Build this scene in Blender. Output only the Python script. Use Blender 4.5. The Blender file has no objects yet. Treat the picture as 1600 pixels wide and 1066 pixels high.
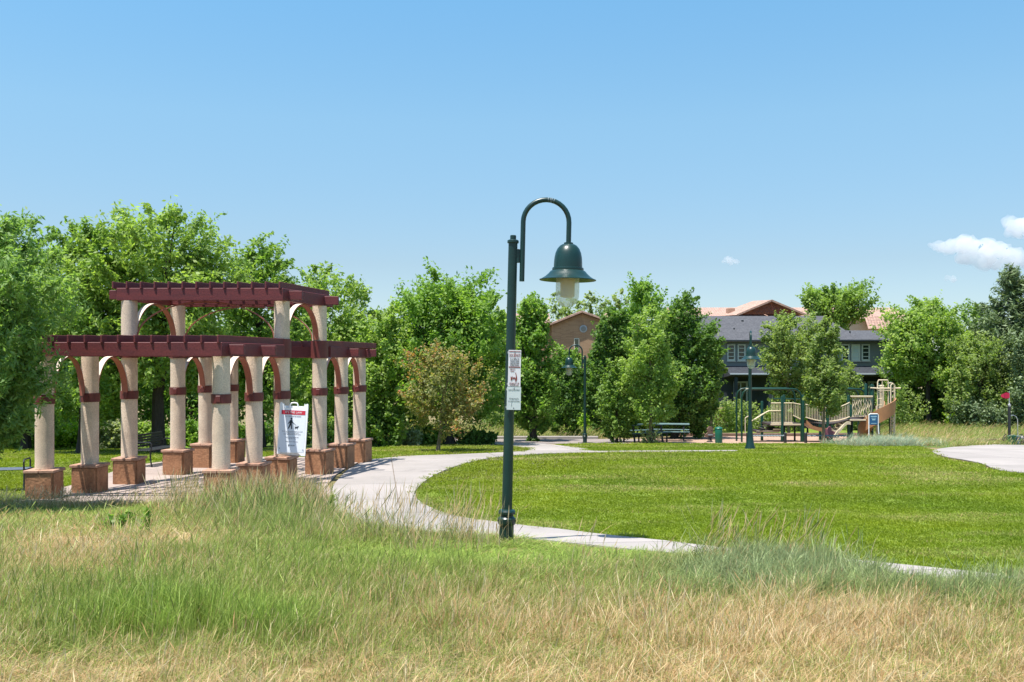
import bpy, bmesh, math, random
import numpy as np
from mathutils import Vector, Matrix
S = bpy.context.scene
C = S.collection
PI = math.pi
R = math.radians
random.seed(7)

# ------------------------------------------------------------ camera, world, sun, exposure
cam_d = bpy.data.cameras.new('camera')
cam = bpy.data.objects.new('camera', cam_d)
C.objects.link(cam)
cam.location = (0, 0, 0)
cam.rotation_euler = (R(90), 0, 0)
cam_d.sensor_width = 36
cam_d.lens = 33.75            # 1500 px focal length on a 1600 px frame
cam_d.shift_y = 32.0 / 1600   # level camera, horizon a little below the middle
cam_d.clip_start = 0.1
cam_d.clip_end = 8000
S.camera = cam
S.view_settings.view_transform = 'Standard'
S.view_settings.look = 'None'
S.view_settings.gamma = 1
S.view_settings.use_curve_mapping = False
S.view_settings.exposure = 1.15
S.render.resolution_x, S.render.resolution_y = 1024, 682
S.render.film_transparent = False
try:
    S.cycles.use_denoising = True
    S.cycles.max_bounces = 8
    S.cycles.volume_bounces = 6
    S.cycles.transparent_max_bounces = 24
    S.cycles.sample_clamp_indirect = 6
except Exception:
    pass
SUN_T = Vector((0.235, 0.20, -1.0)).normalized()   # the way the light travels
el = math.asin(-SUN_T.z)
az = math.atan2(-SUN_T.x, -SUN_T.y)
sun_d = bpy.data.lights.new('sun', 'SUN')
sun_d.energy = 4.0
sun_d.angle = R(0.53)
sun_d.color = (1.0, 0.955, 0.89)
sun = bpy.data.objects.new('sun', sun_d)
C.objects.link(sun)
sun.rotation_euler = SUN_T.to_track_quat('-Z', 'Y').to_euler()
W = bpy.data.worlds.new('World')
S.world = W
W.use_nodes = True
wn, wl = W.node_tree.nodes, W.node_tree.links
wn.clear()
sky = wn.new('ShaderNodeTexSky')
sky.sky_type = 'NISHITA'
sky.sun_disc = False
sky.sun_elevation = el
sky.sun_rotation = az
sky.altitude = 1600
sky.air_density = 1.0
sky.dust_density = 1.8
sky.ozone_density = 2.2
bg = wn.new('ShaderNodeBackground')
bg.inputs['Strength'].default_value = 0.12
wo = wn.new('ShaderNodeOutputWorld')
# this park's air: clearer and bluer overhead than the model, less glare low down
wtc = wn.new('ShaderNodeTexCoord')
wsp = wn.new('ShaderNodeSeparateXYZ')
wl.new(wtc.outputs['Generated'], wsp.inputs[0])
wrp = wn.new('ShaderNodeValToRGB')
wrp.color_ramp.elements[0].position = 0.0
wrp.color_ramp.elements[0].color = (.50, .52, .56, 1)
wrp.color_ramp.elements[1].position = 0.42
wrp.color_ramp.elements[1].color = (.63, 1.01, .98, 1)
wrp.color_ramp.elements.new(0.24).color = (.69, .82, .73, 1)
wrp.color_ramp.elements.new(0.80).color = (1.0, 1.05, 1.0, 1)
wrp.color_ramp.elements.new(0.10).color = (.56, .56, .525, 1)
wl.new(wsp.outputs[2], wrp.inputs[0])
wmx = wn.new('ShaderNodeVectorMath')
wmx.operation = 'MULTIPLY'
wl.new(sky.outputs[0], wmx.inputs[0])
wl.new(wrp.outputs[0], wmx.inputs[1])
wl.new(wmx.outputs[0], bg.inputs[0])
wl.new(bg.outputs[0], wo.inputs[0])

# ------------------------------------------------------------ helpers
F = 1500.0
HY = 565.0
KN = [(-60, -1.6), (0, -1.6), (5, -1.72), (8, -1.90), (11.4, -2.155), (14, -2.43), (18, -2.68), (22, -2.73), (27, -2.78),
      (33, -3.05), (41, -3.45), (50, -3.78), (61, -4.2), (100, -4.4), (400, -5.0), (900, -6.0)]
KX = np.array([k[0] for k in KN], float)
KZ = np.array([k[1] for k in KN], float)
def g(y):
    return float(np.interp(y, KX, KZ))
def X(px, d):
    return (px - 800.0) / F * d
def Z(py, d):
    return (HY - py) / F * d
def G(px, py):
    """ground point seen at a spot of the photograph"""
    lo, hi = 2.0, 400.0
    for _ in range(60):
        m = (lo + hi) / 2
        if HY - g(m) * F / m > py: lo = m
        else: hi = m
    return (X(px, lo), lo)
def tag(o, label=None, cat=None, group=None, kind=None):
    if label: o['label'] = label
    if cat: o['category'] = cat
    if group: o['group'] = group
    if kind: o['kind'] = kind
    return o
def empty(name, loc, rz=0, label=None, cat=None, group=None):
    o = bpy.data.objects.new(name, None)
    o.empty_display_size = 0.2
    C.objects.link(o)
    o.location = loc
    o.rotation_euler = (0, 0, rz)
    return tag(o, label, cat, group)
def copy_tree(o, parent=None):
    c = o.copy()
    C.objects.link(c)
    if parent is not None: c.parent = parent
    for ch in [k for k in ALLCH.get(o.name, [])]:
        d = copy_tree(ch, c)
        ALLCH.setdefault(c.name, []).append(d)
    return c
ALLCH = {}
def link_mesh(name, me, mats, parent=None, smooth=False):
    o = bpy.data.objects.new(name, me)
    C.objects.link(o)
    if not isinstance(mats, (list, tuple)): mats = [mats]
    if len(me.materials) == 0:
        for m in mats: me.materials.append(m)
    if smooth: me.polygons.foreach_set('use_smooth', [True] * len(me.polygons))
    if parent is not None:
        o.parent = parent
        ALLCH.setdefault(parent.name, []).append(o)
    return o
class MB:
    def __init__(s):
        s.v, s.f = [], []
    def add(s, vs, fs):
        n = len(s.v)
        s.v += [tuple(v) for v in vs]
        s.f += [tuple(i + n for i in f) for f in fs]
        return s
    def box(s, x0, x1, y0, y1, z0, z1, bev=0.0, M=None):
        if bev > 0:
            b = min(bev, (x1 - x0) * .45, (y1 - y0) * .45, (z1 - z0) * .45)
            bm = bmesh.new()
            bmesh.ops.create_cube(bm, size=1)
            for v in bm.verts:
                v.co = Vector((x0 + (v.co.x + .5) * (x1 - x0), y0 + (v.co.y + .5) * (y1 - y0), z0 + (v.co.z + .5) * (z1 - z0)))
            bmesh.ops.bevel(bm, geom=bm.edges[:], offset=b, segments=1, affect='EDGES')
            bm.verts.index_update()
            vs = [v.co.copy() for v in bm.verts]
            fs = [[v.index for v in f.verts] for f in bm.faces]
            bm.free()
        else:
            vs = [Vector(p) for p in ((x0,y0,z0),(x1,y0,z0),(x1,y1,z0),(x0,y1,z0),(x0,y0,z1),(x1,y0,z1),(x1,y1,z1),(x0,y1,z1))]
            fs = [(3,2,1,0),(4,5,6,7),(0,1,5,4),(1,2,6,5),(2,3,7,6),(3,0,4,7)]
        if M is not None: vs = [M @ Vector(v) for v in vs]
        return s.add(vs, fs)
    def bar(s, a, b, w, h, bev=0.0):
        """box beam from a to b, width w sideways, height h"""
        a, b = Vector(a), Vector(b)
        d = b - a
        L = d.length
        q = d.to_track_quat('X', 'Z')
        M = Matrix.Translation(a) @ q.to_matrix().to_4x4()
        return s.box(0, L, -w / 2, w / 2, -h / 2, h / 2, bev, M)
    def tube(s, pts, rad, n=8, cap=True):
        pts = [Vector(p) for p in pts]
        if not hasattr(rad, '__len__'): rad = [rad] * len(pts)
        vs, fs = [], []
        up = Vector((0, 0, 1))
        prev = None
        for i, p in enumerate(pts):
            t = (pts[min(i + 1, len(pts) - 1)] - pts[max(i - 1, 0)]).normalized()
            if prev is None:
                r = t.cross(up)
                if r.length < 1e-3: r = t.cross(Vector((0, 1, 0)))
                r.normalize()
            else:
                r = (prev - t * prev.dot(t)).normalized()
            prev = r
            u = t.cross(r)
            for k in range(n):
                a = 2 * PI * k / n
                vs.append(p + (r * math.cos(a) + u * math.sin(a)) * rad[i])
        for i in range(len(pts) - 1):
            for k in range(n):
                a, b = i * n + k, i * n + (k + 1) % n
                fs.append((a, b, b + n, a + n))
        if cap:
            fs.append(tuple(range(n))[::-1])
            fs.append(tuple(range((len(pts) - 1) * n, len(pts) * n)))
        return s.add(vs, fs)
    def lathe(s, prof, n=24, c=(0, 0, 0), cap=True):
        vs, fs = [], []
        for r, z in prof:
            for k in range(n):
                a = 2 * PI * k / n
                vs.append((c[0] + r * math.cos(a), c[1] + r * math.sin(a), c[2] + z))
        for i in range(len(prof) - 1):
            for k in range(n):
                a, b = i * n + k, i * n + (k + 1) % n
                fs.append((a, b, b + n, a + n))
        if cap:
            fs.append(tuple(range(n))[::-1])
            fs.append(tuple(range((len(prof) - 1) * n, len(prof) * n)))
        return s.add(vs, fs)
    def prism(s, poly, y0, y1):
        """poly in x,z extruded along y"""
        n = len(poly)
        vs = [(x, y0, z) for x, z in poly] + [(x, y1, z) for x, z in poly]
        fs = [tuple(range(n)), tuple(range(2 * n - 1, n - 1, -1))]
        for i in range(n):
            j = (i + 1) % n
            fs.append((i, i + n, j + n, j))
        return s.add(vs, fs)
    def mesh(s, name='m'):
        me = bpy.data.meshes.new(name)
        me.from_pydata(s.v, [], s.f)
        bm = bmesh.new()
        bm.from_mesh(me)
        bmesh.ops.recalc_face_normals(bm, faces=bm.faces[:])
        bm.to_mesh(me)
        bm.free()
        return me
    def build(s, name, mat, parent=None, smooth=False, label=None):
        o = link_mesh(name, s.mesh(name), mat, parent, smooth)
        if smooth:
            try: o.data.set_sharp_from_angle(angle=R(35))
            except Exception: pass
        if label: o['label'] = label
        return o

# ------------------------------------------------------------ materials
def newmat(name):
    m = bpy.data.materials.new(name)
    m.use_nodes = True
    nt = m.node_tree
    nt.nodes.clear()
    out = nt.nodes.new('ShaderNodeOutputMaterial')
    return m, nt, out
def col(c): return (c[0], c[1], c[2], 1)
def surf(name, base, rough=0.7, var=0.25, scale=6.0, second=None, bump=0.0, bscale=40.0, metal=0.0, spec=0.4, fine=0.0, detail=6, streak=None):
    """principled with two scales of noise in colour, and relief"""
    m, nt, out = newmat(name)
    N, L = nt.nodes, nt.links
    p = N.new('ShaderNodeBsdfPrincipled')
    p.inputs['Roughness'].default_value = rough
    p.inputs['Metallic'].default_value = metal
    p.inputs['Specular IOR Level'].default_value = spec
    L.new(p.outputs[0], out.inputs[0])
    tc = N.new('ShaderNodeTexCoord')
    src = tc.outputs['Object']
    if streak:
        mp = N.new('ShaderNodeMapping')
        mp.inputs['Scale'].default_value = streak
        L.new(src, mp.inputs[0])
        src = mp.outputs[0]
    n1 = N.new('ShaderNodeTexNoise')
    n1.inputs['Scale'].default_value = scale
    n1.inputs['Detail'].default_value = detail
    n1.inputs['Roughness'].default_value = 0.6
    L.new(src, n1.inputs['Vector'])
    rmp = N.new('ShaderNodeValToRGB')
    a = second if second else tuple(c * (1 - var) for c in base)
    b = base if second else tuple(min(1, c * (1 + var)) for c in base)
    rmp.color_ramp.elements[0].position = 0.32
    rmp.color_ramp.elements[1].position = 0.68
    rmp.color_ramp.elements[0].color = col(a)
    rmp.color_ramp.elements[1].color = col(b)
    L.new(n1.outputs['Fac'], rmp.inputs[0])
    cur = rmp.outputs[0]
    if fine > 0:
        n2 = N.new('ShaderNodeTexNoise')
        n2.inputs['Scale'].default_value = bscale
        n2.inputs['Detail'].default_value = 3
        L.new(tc.outputs['Object'], n2.inputs['Vector'])
        mr = N.new('ShaderNodeMapRange')
        mr.inputs['From Min'].default_value = 0.3
        mr.inputs['From Max'].default_value = 0.7
        mr.inputs['To Min'].default_value = 1 - fine
        mr.inputs['To Max'].default_value = 1 + fine
        L.new(n2.outputs['Fac'], mr.inputs[0])
        mx = N.new('ShaderNodeVectorMath')
        mx.operation = 'SCALE'
        L.new(cur, mx.inputs[0])
        L.new(mr.outputs[0], mx.inputs['Scale'])
        cur = mx.outputs[0]
    L.new(cur, p.inputs['Base Color'])
    if bump > 0:
        n3 = N.new('ShaderNodeTexNoise')
        n3.inputs['Scale'].default_value = bscale
        n3.inputs['Detail'].default_value = 4
        L.new(tc.outputs['Object'], n3.inputs['Vector'])
        bp = N.new('ShaderNodeBump')
        bp.inputs['Strength'].default_value = bump
        bp.inputs['Distance'].default_value = 0.01
        L.new(n3.outputs['Fac'], bp.inputs['Height'])
        L.new(bp.outputs[0], p.inputs['Normal'])
    return m
def leafmat(name, a, b, transl=0.48, clump=0.6, c=None):
    """leaf colour varies leaf by leaf and slowly through the crown; light comes through"""
    m, nt, out = newmat(name)
    N, L = nt.nodes, nt.links
    ge = N.new('ShaderNodeNewGeometry')
    tc = N.new('ShaderNodeTexCoord')
    ns = N.new('ShaderNodeTexNoise')
    ns.inputs['Scale'].default_value = clump
    ns.inputs['Detail'].default_value = 2
    L.new(tc.outputs['Object'], ns.inputs['Vector'])
    ad = N.new('ShaderNodeMath')
    ad.operation = 'MULTIPLY_ADD'
    ad.inputs[1].default_value = 0.55
    L.new(ge.outputs['Random Per Island'], ad.inputs[0])
    mr = N.new('ShaderNodeMapRange')
    mr.inputs['From Min'].default_value = 0.3
    mr.inputs['From Max'].default_value = 0.7
    mr.inputs['To Max'].default_value = 0.45
    L.new(ns.outputs['Fac'], mr.inputs[0])
    L.new(mr.outputs[0], ad.inputs[2])
    rp = N.new('ShaderNodeValToRGB')
    rp.color_ramp.elements[0].color = col(a)
    rp.color_ramp.elements[1].color = col(b)
    if c:
        e = rp.color_ramp.elements.new(0.58)
        e.color = col(b)
        rp.color_ramp.elements[2].color = col(c)
        rp.color_ramp.elements[2].position = 0.88
    L.new(ad.outputs[0], rp.inputs[0])
    p = N.new('ShaderNodeBsdfPrincipled')
    p.inputs['Roughness'].default_value = 0.5
    p.inputs['Specular IOR Level'].default_value = 0.3
    L.new(rp.outputs[0], p.inputs['Base Color'])
    tr = N.new('ShaderNodeBsdfTranslucent')
    sc = N.new('ShaderNodeVectorMath')
    sc.operation = 'MULTIPLY'
    sc.inputs[1].default_value = (1.35, 1.5, 0.6)
    L.new(rp.outputs[0], sc.inputs[0])
    L.new(sc.outputs[0], tr.inputs[0])
    mx = N.new('ShaderNodeMixShader')
    mx.inputs[0].default_value = transl
    L.new(p.outputs[0], mx.inputs[1])
    L.new(tr.outputs[0], mx.inputs[2])
    L.new(mx.outputs[0], out.inputs[0])
    return m
def grassmat(name):
    """blades: each tuft carries its own green and how many of its blades are dry"""
    m, nt, out = newmat(name)
    N, L = nt.nodes, nt.links
    at = N.new('ShaderNodeAttribute'); at.attribute_type = 'INSTANCER'; at.attribute_name = 'tint'
    dr = N.new('ShaderNodeAttribute'); dr.attribute_type = 'INSTANCER'; dr.attribute_name = 'dryc'
    ge = N.new('ShaderNodeNewGeometry')
    sx = N.new('ShaderNodeSeparateXYZ')
    L.new(dr.outputs['Vector'], sx.inputs[0])
    lt = N.new('ShaderNodeMath'); lt.operation = 'LESS_THAN'
    L.new(ge.outputs['Random Per Island'], lt.inputs[0])
    L.new(sx.outputs[0], lt.inputs[1])
    # second random
    m2 = N.new('ShaderNodeMath'); m2.operation = 'MULTIPLY'; m2.inputs[1].default_value = 37.7
    L.new(ge.outputs['Random Per Island'], m2.inputs[0])
    fr = N.new('ShaderNodeMath'); fr.operation = 'FRACT'
    L.new(m2.outputs[0], fr.inputs[0])
    rp = N.new('ShaderNodeValToRGB')
    e = rp.color_ramp.elements
    e[0].color = col((0.46, 0.28, 0.125)); e[1].color = col((0.80, 0.68, 0.43))
    k = e.new(0.45); k.color = col((0.64, 0.46, 0.23))
    L.new(fr.outputs[0], rp.inputs[0])
    mr = N.new('ShaderNodeMapRange')
    mr.inputs['To Min'].default_value = 0.6
    mr.inputs['To Max'].default_value = 1.5
    L.new(fr.outputs[0], mr.inputs[0])
    gs = N.new('ShaderNodeVectorMath'); gs.operation = 'SCALE'
    mv = N.new('ShaderNodeMix'); mv.data_type = 'FLOAT'; mv.inputs[2].default_value = 1.0
    L.new(sx.outputs[1], mv.inputs[0]); L.new(mr.outputs[0], mv.inputs[3])
    L.new(at.outputs['Vector'], gs.inputs[0]); L.new(mv.outputs[0], gs.inputs['Scale'])
    mx = N.new('ShaderNodeMix'); mx.data_type = 'RGBA'
    L.new(lt.outputs[0], mx.inputs[0]); L.new(gs.outputs[0], mx.inputs[6]); L.new(rp.outputs[0], mx.inputs[7])
    p = N.new('ShaderNodeBsdfPrincipled')
    p.inputs['Roughness'].default_value = 0.5
    p.inputs['Specular IOR Level'].default_value = 0.35
    L.new(mx.outputs[2], p.inputs['Base Color'])
    tr = N.new('ShaderNodeBsdfTranslucent')
    L.new(mx.outputs[2], tr.inputs[0])
    ms = N.new('ShaderNodeMixShader'); ms.inputs[0].default_value = 0.45
    L.new(p.outputs[0], ms.inputs[1]); L.new(tr.outputs[0], ms.inputs[2])
    L.new(ms.outputs[0], out.inputs[0])
    return m
def brickmat(name, c1, c2, mortar, w=0.4, h=0.1):
    m, nt, out = newmat(name)
    N, L = nt.nodes, nt.links
    tc = N.new('ShaderNodeTexCoord')
    sp = N.new('ShaderNodeSeparateXYZ')
    L.new(tc.outputs['Object'], sp.inputs[0])
    ad = N.new('ShaderNodeMath')
    L.new(sp.outputs[0], ad.inputs[0]); L.new(sp.outputs[1], ad.inputs[1])
    cb = N.new('ShaderNodeCombineXYZ')
    L.new(ad.outputs[0], cb.inputs[0]); L.new(sp.outputs[2], cb.inputs[1])
    b = N.new('ShaderNodeTexBrick')
    b.inputs['Color1'].default_value = col(c1); b.inputs['Color2'].default_value = col(c2); b.inputs['Mortar'].default_value = col(mortar)
    b.inputs['Scale'].default_value = 1
    b.inputs['Brick Width'].default_value = w; b.inputs['Row Height'].default_value = h; b.inputs['Mortar Size'].default_value = 0.008
    L.new(cb.outputs[0], b.inputs['Vector'])
    p = N.new('ShaderNodeBsdfPrincipled'); p.inputs['Roughness'].default_value = 0.85
    L.new(b.outputs[0], p.inputs['Base Color'])
    L.new(p.outputs[0], out.inputs[0])
    return m
def glassmat(name, c=(0.02, 0.025, 0.03), rough=0.06):
    m, nt, out = newmat(name)
    p = nt.nodes.new('ShaderNodeBsdfPrincipled')
    p.inputs['Base Color'].default_value = col(c); p.inputs['Roughness'].default_value = rough
    p.inputs['Specular IOR Level'].default_value = 0.6
    nt.links.new(p.outputs[0], out.inputs[0])
    return m
def lampglass(name):
    m, nt, out = newmat(name)
    N, L = nt.nodes, nt.links
    p = N.new('ShaderNodeBsdfPrincipled')
    p.inputs['Base Color'].default_value = (0.86, 0.88, 0.86, 1); p.inputs['Roughness'].default_value = 0.12
    tp = N.new('ShaderNodeBsdfTransparent'); tp.inputs[0].default_value = (0.93, 0.96, 0.93, 1)
    tl = N.new('ShaderNodeBsdfTranslucent'); tl.inputs[0].default_value = (0.9, 0.92, 0.9, 1)
    m1 = N.new('ShaderNodeMixShader'); m1.inputs[0].default_value = 0.5
    L.new(p.outputs[0], m1.inputs[1]); L.new(tl.outputs[0], m1.inputs[2])
    m2 = N.new('ShaderNodeMixShader'); m2.inputs[0].default_value = 0.58
    L.new(m1.outputs[0], m2.inputs[1]); L.new(tp.outputs[0], m2.inputs[2])
    L.new(m2.outputs[0], out.inputs[0])
    return m

M = {}
M['soil'] = surf('dry_soil_thatch', (0.24, 0.17, 0.08), 0.95, scale=1.3, second=(0.12, 0.12, 0.04), bump=0.5, bscale=30, fine=0.35)
M['lawn'] = surf('mown_lawn', (0.17, 0.22, 0.020), 0.9, scale=0.45, second=(0.12, 0.18, 0.014), bump=0.8, bscale=55, fine=0.4)
M['rough'] = surf('rough_meadow', (0.15, 0.20, 0.04), 0.95, scale=0.5, second=(0.08, 0.15, 0.02), bump=0.6, bscale=30, fine=0.4)
M['concrete'] = surf('pale_concrete', (0.335, 0.30, 0.28), 0.85, scale=0.6, second=(0.27, 0.245, 0.225), bump=0.25, bscale=70, fine=0.09)
def slabvar(m, lo=.90, hi=1.08):
    nt = m.node_tree
    p = [n for n in nt.nodes if n.type == 'BSDF_PRINCIPLED'][0]
    src = p.inputs['Base Color'].links[0].from_socket
    oi = nt.nodes.new('ShaderNodeObjectInfo')
    mr = nt.nodes.new('ShaderNodeMapRange'); mr.inputs['To Min'].default_value = lo; mr.inputs['To Max'].default_value = hi
    nt.links.new(oi.outputs['Random'], mr.inputs[0])
    # old stains
    tc = nt.nodes.new('ShaderNodeTexCoord'); ns = nt.nodes.new('ShaderNodeTexNoise'); ns.inputs['Scale'].default_value = 1.7; ns.inputs['Detail'].default_value = 8; ns.inputs['Roughness'].default_value = .7
    nt.links.new(tc.outputs['Object'], ns.inputs['Vector'])
    m2 = nt.nodes.new('ShaderNodeMapRange'); m2.inputs['From Min'].default_value = .56; m2.inputs['From Max'].default_value = .72; m2.inputs['To Min'].default_value = 1; m2.inputs['To Max'].default_value = .78
    nt.links.new(ns.outputs['Fac'], m2.inputs[0])
    mu = nt.nodes.new('ShaderNodeMath'); mu.operation = 'MULTIPLY'
    nt.links.new(mr.outputs[0], mu.inputs[0]); nt.links.new(m2.outputs[0], mu.inputs[1])
    sc = nt.nodes.new('ShaderNodeVectorMath'); sc.operation = 'SCALE'
    nt.links.new(src, sc.inputs[0]); nt.links.new(mu.outputs[0], sc.inputs['Scale'])
    nt.links.new(sc.outputs[0], p.inputs['Base Color'])
slabvar(M['concrete'])
M['joint'] = surf('joint_dark', (0.2, 0.17, 0.14), 0.95)
M['patio'] = surf('patio_concrete', (0.36, 0.29, 0.25), 0.85, scale=0.9, second=(0.28, 0.22, 0.19), bump=0.25, bscale=60, fine=0.12)
M['asphalt'] = surf('grey_pink_roadway', (0.27, 0.225, 0.21), 0.9, scale=1.5, second=(0.21, 0.18, 0.17), fine=0.15, bscale=60)
M['mulch'] = surf('playground_chips', (0.42, 0.29, 0.21), 0.95, scale=3, second=(0.28, 0.18, 0.13), bump=0.8, bscale=25, fine=0.4)
M['gravel'] = surf('bed_gravel', (0.30, 0.25, 0.21), 0.95, scale=5, second=(0.15, 0.12, 0.10), bump=0.8, bscale=25, fine=0.4)
M['stucco'] = surf('aggregate_column', (0.70, 0.56, 0.43), 0.9, scale=2.2, second=(0.55, 0.42, 0.315), bump=1.0, bscale=50, fine=0.18)
M['maroon'] = surf('maroon_paint', (0.155, 0.029, 0.029), 0.6, scale=2.0, second=(0.100, 0.022, 0.026), bump=0.3, bscale=30, fine=0.16, streak=(1, 1, 4))
M['maroon2'] = surf('maroon_band_paint', (0.15, 0.030, 0.028), 0.45, scale=2.5, second=(0.11, 0.024, 0.022), fine=0.08)
M['sandstone'] = surf('red_sandstone', (0.41, 0.205, 0.105), 0.9, scale=3.0, second=(0.25, 0.115, 0.058), bump=0.9, bscale=22, fine=0.2)
M['capstone'] = surf('sandstone_cap', (0.44, 0.27, 0.19), 0.9, scale=4, second=(0.29, 0.16, 0.11), bump=0.6, bscale=25, fine=0.15)
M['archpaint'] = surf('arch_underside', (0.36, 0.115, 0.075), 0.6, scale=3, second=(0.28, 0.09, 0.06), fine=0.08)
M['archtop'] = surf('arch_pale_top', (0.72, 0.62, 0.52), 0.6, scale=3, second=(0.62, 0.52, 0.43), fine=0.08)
M['green'] = surf('dark_green_paint', (0.008, 0.036, 0.031), 0.34, scale=3, second=(0.005, 0.025, 0.023), spec=0.45, fine=0.12, bscale=50)
M['dkmetal'] = surf('black_metal', (0.02, 0.022, 0.024), 0.45, scale=8)
M['steel'] = surf('galvanised', (0.5, 0.5, 0.5), 0.4, scale=8, metal=0.8)
M['lampglass'] = lampglass('lamp_glass')
M['ballast'] = surf('lamp_inner', (0.60, 0.44, 0.22), 0.6, scale=5)
M['white'] = surf('white_plastic', (0.80, 0.80, 0.80), 0.45, var=0.03, scale=5)
M['poster'] = surf('pale_poster', (0.70, 0.74, 0.80), 0.5, var=0.02, scale=3)
M['red'] = surf('red_print', (0.52, 0.025, 0.05), 0.5, var=0.05)
M['ink'] = surf('dark_ink', (0.015, 0.02, 0.03), 0.6, var=0.05)
M['redink'] = surf('brown_red_ink', (0.22, 0.05, 0.04), 0.6, var=0.05)
M['greyink'] = surf('grey_ink', (0.16, 0.2, 0.22), 0.6, var=0.05)
M['paleplate'] = surf('grey_white_plate', (0.62, 0.66, 0.65), 0.4, var=0.04)
M['pinkplate'] = surf('white_plate', (0.78, 0.74, 0.76), 0.4, var=0.03)
M['bark'] = surf('bark', (0.065, 0.050, 0.040), 0.95, scale=6, second=(0.032, 0.025, 0.02), bump=1.0, bscale=20, streak=(4, 4, 0.7))
M['palebark'] = surf('pale_bark', (0.24, 0.18, 0.12), 0.95, scale=6, second=(0.13, 0.095, 0.06), bump=0.8, bscale=20, streak=(4, 4, 0.7))
M['tan'] = surf('tan_plastic', (0.62, 0.52, 0.36), 0.5, scale=4, var=0.08)
M['slide'] = surf('tan_brown_slide', (0.40, 0.20, 0.095), 0.4, scale=3, second=(0.34, 0.165, 0.08))
M['pgreen'] = surf('play_green_paint', (0.006, 0.038, 0.024), 0.35, scale=4, var=0.1)
M['deck'] = surf('deck_dark', (0.06, 0.045, 0.04), 0.7, scale=6)
M['blue'] = surf('blue_panel', (0.02, 0.10, 0.22), 0.4, scale=4, var=0.1)
M['paleblue'] = surf('pale_blue_print', (0.35, 0.55, 0.65), 0.4, scale=4, var=0.1)
M['pink'] = surf('dusty_pink_plastic', (0.30, 0.10, 0.12), 0.5, scale=4, var=0.1)
M['sage'] = surf('bin_green', (0.01, 0.11, 0.07), 0.4, scale=4, var=0.1)
M['wood'] = surf('weathered_wood', (0.20, 0.13, 0.09), 0.85, scale=6, second=(0.12, 0.08, 0.06))
M['shingle'] = surf('charcoal_shingles', (0.080, 0.081, 0.088), 0.9, scale=2.5, second=(0.058, 0.059, 0.066), fine=0.35, bscale=9, bump=0.4)
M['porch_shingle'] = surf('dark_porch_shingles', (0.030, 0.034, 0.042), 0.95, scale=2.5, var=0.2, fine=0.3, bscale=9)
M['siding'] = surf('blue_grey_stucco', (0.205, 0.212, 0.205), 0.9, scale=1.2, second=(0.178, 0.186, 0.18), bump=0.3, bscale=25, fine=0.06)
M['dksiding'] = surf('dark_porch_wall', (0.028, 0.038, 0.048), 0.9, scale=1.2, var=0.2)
M['trim'] = surf('cream_trim', (0.56, 0.56, 0.47), 0.7, var=0.05, scale=3)
M['gutter'] = surf('pale_gutter', (0.32, 0.36, 0.40), 0.6, var=0.05, scale=3)
M['glass'] = glassmat('window_glass', (0.03, 0.04, 0.03))
M['blind'] = surf('pale_blind', (0.5, 0.55, 0.5), 0.7, var=0.05)
M['tile'] = surf('terracotta_tiles', (0.40, 0.27, 0.215), 0.8, scale=3.0, second=(0.30, 0.18, 0.14), fine=0.25, bscale=7)
M['brick_tan'] = brickmat('tan_brick', (0.32, 0.20, 0.115), (0.24, 0.14, 0.08), (0.30, 0.23, 0.16))
M['brick_red'] = brickmat('red_brick', (0.24, 0.075, 0.045), (0.17, 0.05, 0.035), (0.22, 0.13, 0.10))
M['cream'] = surf('cream_render', (0.55, 0.42, 0.32), 0.85, var=0.08)
M['flag'] = surf('red_flag_cloth', (0.42, 0.012, 0.05), 0.8, var=0.1, scale=10)
M['grass'] = grassmat('grass_blades')
# foliage
M['l_mid'] = leafmat('leaf_mid_green', (0.102, 0.203, 0.045), (0.324, 0.432, 0.108))
M['l_yel'] = leafmat('leaf_yellow_green', (0.135, 0.235, 0.050), (0.400, 0.500, 0.140))
M['l_dark'] = leafmat('leaf_dark_green', (0.048, 0.115, 0.030), (0.190, 0.300, 0.065))
M['l_ash'] = leafmat('leaf_ash_green', (0.100, 0.205, 0.060), (0.320, 0.440, 0.145))
M['l_deep'] = leafmat('leaf_rich_green', (0.098, 0.210, 0.039), (0.302, 0.432, 0.086))
M['l_olive'] = leafmat('leaf_olive', (0.135, 0.210, 0.063), (0.356, 0.421, 0.140))
M['l_bronze'] = leafmat('leaf_bronze', (0.100, 0.125, 0.040), (0.300, 0.300, 0.110), c=(0.50, 0.19, 0.10))
M['l_pine'] = leafmat('needle_grey_green', (0.065, 0.105, 0.050), (0.230, 0.300, 0.140), transl=0.2)
M['l_bright'] = leafmat('leaf_bright', (0.165, 0.300, 0.020), (0.450, 0.600, 0.070))
M['l_silver'] = leafmat('leaf_silver', (0.18, 0.22, 0.11), (0.50, 0.54, 0.33))
M['l_far'] = leafmat('leaf_far', (0.165, 0.247, 0.105), (0.400, 0.454, 0.194))

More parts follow.
